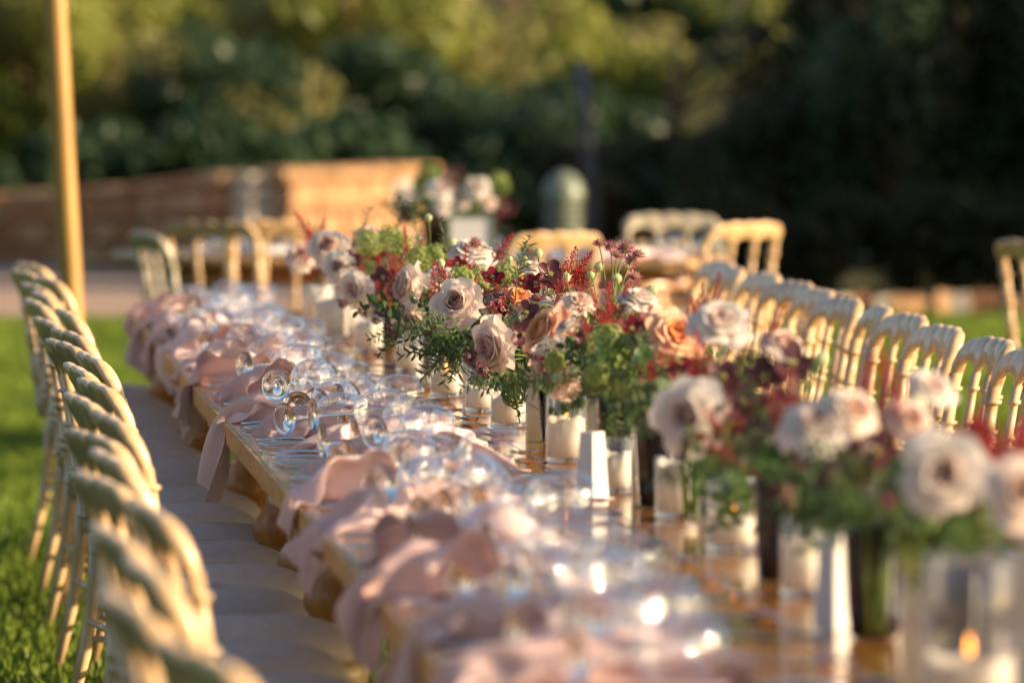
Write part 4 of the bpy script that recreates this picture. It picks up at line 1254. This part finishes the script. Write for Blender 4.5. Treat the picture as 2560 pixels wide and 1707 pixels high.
# greenery: collars of sprigs around each vase mouth and sprigs reaching through the blooms
def greens(bq, n, ry, spread, low=0.0, kinds=('sage', 'green', 'fine', 'green')):
    t = BQ[bq]
    for i in range(n):
        a = rnd.uniform(0, 2 * PI)
        el = rnd.uniform(-.30, .50)
        d = Vector((math.cos(a), math.sin(a) * 1.1, math.tan(el) * .8))
        y = rnd.uniform(-ry, ry)
        k = rnd.choice(kinds)
        p = Vector((rnd.uniform(-.05, .05), y, rnd.uniform(-.01, .03) + low)) + Vector((math.cos(a), 0, 0)) * rnd.uniform(0, spread)
        part('leaf_sprig', rnd.choice(SPRIG[k]), t, loc=p, rot=aim(d, rnd.uniform(0, 6.28)), scale=rnd.uniform(.7, 1.05))
for bq, n, ry in (('a', 40, .42), ('b', 44, .42), ('c', 50, .38), ('d', 46, .42), ('e', 24, .18), ('f', 24, .18), ('g', 24, .20), ('h', 24, .4)):
    greens(bq, n, ry, .10)
for bq, n, ry in (('a', 26, .36), ('b', 30, .38), ('c', 40, .34), ('d', 34, .40), ('e', 8, .2), ('f', 8, .2), ('g', 8, .2)):
    greens(bq, n, ry, .06, .035, ('green', 'fine', 'green', 'bronze', 'sage'))
def fill(bq, n, ry):
    for i in range(n):
        a = rnd.uniform(0, 2 * PI); e = rnd.uniform(-.1, 1.45)
        d = Vector((math.cos(a) * math.cos(e), math.sin(a) * math.cos(e), math.sin(e)))
        t = BQ[bq]
        p = t.location + Vector((d.x * .125, rnd.uniform(-ry, ry), .015 + d.z * .085 * rnd.uniform(.8, 1.15)))
        dr = d + Vector((-.1, -.25, .15))
        k = rnd.choice(['hell', 'hell', 'ast', 'ast', 'ast', 'lime', 'bud', 'plum', 'leaf', 'leaf', 'pink', 'white'] if bq in 'abcd' else ['hell', 'hell', 'hell', 'plum', 'leaf', 'leaf', 'ast'])
        if k in ('white', 'blush'): rose(bq, p, dr, k, rnd.uniform(.055, .075))
        elif k == 'hell': put(bq, 'hellebore', rnd.choice(HELL), p, dr, rnd.uniform(.7, 1))
        elif k == 'ast': put(bq, 'astilbe_plume', rnd.choice(rnd.choice(PLUME)), p - d * .02, dr + Vector((0, 0, .4)), rnd.uniform(.6, .9))
        elif k == 'lime': put(bq, 'floret_head', rnd.choice(SNOW['lime']), p - d * .01, dr, rnd.uniform(.5, .75))
        elif k == 'bud': put(bq, 'bud', BUD, p, dr, 1)
        elif k == 'leaf': put(bq, 'leaf_sprig', rnd.choice(SPRIG[rnd.choice(['bronze', 'sage', 'green'])]), p - d * .06, dr, rnd.uniform(.7, .95))
        else: put(bq, 'astrantia', ASTR['plum' if k == 'plum' else 'pink'], p, dr, rnd.uniform(.9, 1.3))
for bq, n, ry in (('a', 30, .38), ('b', 30, .40), ('c', 30, .36), ('d', 34, .42), ('e', 22, .28), ('f', 22, .26), ('g', 20, .26), ('h', 20, .36)):
    fill(bq, n, ry)
# sprigs picked out one by one
SP = [('c', 1195, 640, 14.0, 'sage', (.2, -.2, 1)), ('c', 1188, 600, 14.1, 'sage', (.0, 0, 1)), ('c', 1215, 700, 13.7, 'sage', (.5, -.3, .8)), ('b', 1030, 560, 15.2, 'sage', (.1, 0, 1)), ('b', 955, 540, 15.6, 'sage', (0, 0, 1)), ('a', 830, 540, 16.6, 'sage', (.1, 0, 1)), ('a', 905, 520, 16.4, 'sage', (.0, 0, 1)),
      ('c', 1000, 790, 13.6, 'sage', (-1, -.3, .1)), ('c', 980, 760, 13.7, 'sage', (-1, -.1, .4)), ('c', 1030, 800, 13.5, 'fine', (-.7, -.5, -.5)), ('c', 1060, 810, 13.5, 'fine', (-.2, -.6, -.7)), ('c', 1000, 740, 13.7, 'sage', (-.9, 0, .5)), ('c', 970, 780, 13.6, 'fine', (-1, -.3, -.3)), ('c', 1020, 780, 13.5, 'fine', (-.6, -.6, -.5)), ('c', 1080, 800, 13.5, 'sage', (-.1, -.8, -.5)), ('c', 1040, 780, 13.55, 'sage', (-.5, -.8, -.2)), ('c', 1060, 770, 13.55, 'fine', (-.4, -.8, -.3)), ('c', 1010, 760, 13.6, 'sage', (-.8, -.5, -.1)), ('c', 990, 800, 13.5, 'fine', (-.8, -.5, -.4)), ('c', 1045, 815, 13.45, 'fine', (-.5, -.6, -.5)), ('c', 1090, 790, 13.5, 'sage', (-.3, -.8, -.3)), ('c', 1015, 815, 13.5, 'sage', (-.8, -.4, -.4)), ('c', 1070, 790, 13.5, 'fine', (-.6, -.6, -.2)), ('c', 1100, 770, 13.5, 'fine', (.2, -.8, -.2)), ('c', 1000, 730, 13.75, 'fine', (-.9, -.2, .1)), ('c', 1035, 790, 13.55, 'green', (-.5, -.7, -.2)), ('b', 900, 740, 14.9, 'fine', (-.8, -.4, -.3)), ('b', 930, 760, 14.8, 'fine', (-.6, -.6, -.4)), ('b', 870, 700, 15.0, 'green', (-.8, -.4, -.1)), ('b', 905, 720, 14.9, 'green', (-.7, -.6, 0)),
      ('c', 1130, 880, 13.3, 'fine', (-.8, -.5, -.5)), ('c', 1160, 870, 13.4, 'fine', (-.4, -.6, -.6)), ('c', 1190, 880, 13.4, 'fine', (-.1, -.7, -.7)), ('c', 1140, 850, 13.35, 'sage', (-.9, -.4, -.3)), ('c', 1175, 850, 13.35, 'green', (-.4, -.8, -.3)),
      ('d', 1340, 910, 12.2, 'sage', (-.3, -.7, -.5)), ('d', 1400, 940, 12.1, 'sage', (-.1, -.7, -.6)), ('d', 1450, 960, 12.0, 'fine', (.3, -.7, -.5)), ('d', 1380, 960, 12.1, 'fine', (-.3, -.6, -.7)),
      ('e', 1700, 1050, 10.6, 'green', (.2, -.7, -.5)), ('e', 1660, 1100, 10.6, 'green', (-.1, -.7, -.6)), ('e', 1720, 1110, 10.5, 'green', (.3, -.6, -.6)), ('e', 1640, 1060, 10.7, 'green', (-.1, -.7, -.4)), ('e', 1680, 1150, 10.5, 'green', (0, -.6, -.7)),
      ('f', 1950, 1160, 9.5, 'green', (-.2, -.7, -.5)), ('f', 1900, 1200, 9.5, 'green', (-.3, -.6, -.6)), ('f', 2020, 1190, 9.4, 'green', (.1, -.7, -.5)), ('f', 1970, 1210, 9.4, 'green', (0, -.6, -.7)), ('f', 2050, 1120, 9.5, 'green', (.2, -.8, -.3)),
      ('g', 2180, 1220, 8.8, 'green', (-.1, -.7, -.5)), ('g', 2230, 1240, 8.8, 'green', (.2, -.6, -.6)), ('g', 2300, 1230, 8.7, 'green', (.2, -.6, -.6)), ('g', 2140, 1250, 8.8, 'green', (-.3, -.6, -.6))]
for bq, px, py, d, k, dr in SP:
    v = Vector(dr).normalized()
    put(bq, 'leaf_sprig', rnd.choice(SPRIG[k]), at(px, py, d) - v * .05, dr, rnd.uniform(.85, 1.15))

# ------------------------------------------------------------------ background tables
def round_table(x, y, r, label, legs=True):
    t = thing('round_table', label, 'table', 'background guest tables', (x, y, 0))
    part('tabletop', MB().add(*lathe([(r - .02, .715), (r, .72), (r, .745), (r - .006, .75), (.001, .75)], 48)).mesh('tabletop', M['table_edge']), t)
    part('apron', MB().add(*lathe([(r - .14, .64), (r - .14, .714), (r - .17, .714), (r - .17, .64)], 40, False)).mesh('apron', M['table_leg']), t)
    for k in range(4):
        a = k * PI / 2 + .6
        part('leg', leg_me, t, loc=(math.cos(a) * (r - .2), math.sin(a) * (r - .2), 0))
    return t
round_table(2.72, 24.6, .52, 'round pine table with pink napkins behind the right chairs')
round_table(1.62, 25.4, .75, 'round pine table in the left background behind two chairs')
round_table(2.02, 23.72, .42, 'small round table carrying the framed sign beyond the flowers')
for (x, y, rz, lb) in [(3.0, 24.35, 2.6, 'pink napkin on the right part of the background table'), (2.75, 24.2, 1.2, 'pink napkin on the near part of the background table'), (2.5, 24.75, -.6, 'pink napkin on the left part of the background table')]:
    napkin(x, y, rz, int(x * 10), lb, 'pink napkins on background table', 1, (.75, .75, .75))
for i, (x, y) in enumerate([(2.55, 24.4), (2.8, 24.5), (3.05, 24.6), (2.42, 24.65), (2.92, 24.75), (1.35, 25.1), (1.55, 25.0), (1.75, 25.05), (1.95, 25.2), (1.48, 25.3), (1.85, 25.4)]):
    lie_glass(x, y, rnd.uniform(0, 6), TZ + .001, 1.05, 'blurred wine glass lying on the %s background table, %s from the left' % (('pink-napkin' if i < 5 else 'left'), ORD[[1, 2, 4, 0, 3, 0, 2, 3, 5, 1, 4][i]]), group='wine glasses on the background tables')
for i, (x, y) in enumerate([(1.45, 25.0), (1.68, 24.95), (1.9, 25.05)]):
    m = MB().add(*cbox(-.09, .09, -.07, .07, 0, .035, .012)).mesh('folded_napkin', M['cloth_w'])
    tag(link('folded_napkin', m, None, (x, y - .05, TZ + .0015), (0, 0, rnd.uniform(-.3, .3))), 'white folded napkin on the left background table, %s from the left' % ORD[i], 'napkin', 'white napkins on the left background table')
# framed sign on the small table
t = thing('framed_sign', 'white card sign in a sage frame standing beyond the flowers', 'sign', None, (2.13, 23.45, TZ + .001), (R_(-6), 0, R_(-4)))
part('panel', MB().add(*box(-.072, .072, -.004, .004, .012, .188)).mesh('panel', M['card'], False), t)
for x0, x1, z0, z1 in ((-.084, -.073, 0, .20), (.073, .084, 0, .20), (-.0725, .0725, .189, .20), (-.0725, .0725, 0, .011)):
    part('frame_bar', MB().add(*box(x0, x1, -.009, .009, z0, z1)).mesh('frame_bar', M['frame_g'], False), t)
part('easel_foot', MB().add(*tube([(0, .009, .15), (0, .07, .003)], .005, 6)).mesh('easel_foot', M['frame_g']), t)
# arrangement on the small table
bouquet('s', 2.02, 23.75, .95, 'tall white and green flower arrangement on the small sign table')
tag(link('flower_vase', vase_me, None, (2.02, 23.75, TZ + .001), (0, 0, 1)), 'dark vase on the small sign table', 'vase')
for px, py, k, dia in [(1012, 445, 'white', .115), (1095, 440, 'white', .11), (935, 450, 'white', .07), (1060, 470, 'white', .07), (1120, 470, 'blush', .07), (1015, 480, 'white', .09)]:
    rose('s', at(px, py, 23.6), (rnd.uniform(-.3, .3), -.7, .6), k, dia)
for px, py, k, sc in [(985, 400, 'moss', 1.3), (1145, 415, 'lime', 1.0), (1075, 425, 'lime', 1.0), (970, 425, 'moss', 1.2), (1155, 430, 'moss', .9), (1110, 465, 'lime', .8)]:
    put('s', 'floret_head', SNOW[k][0], at(px, py, 23.7), (0, -.2, 1), sc)
for px, py, v in [(1045, 410, 1), (1160, 480, 3), (930, 500, 1), (1130, 500, 3), (1000, 510, 1)]:
    put('s', 'hellebore', HELL[v], at(px, py, 23.6), (0, -.8, .5), 1.5)
greens('s', 40, .12, .16)
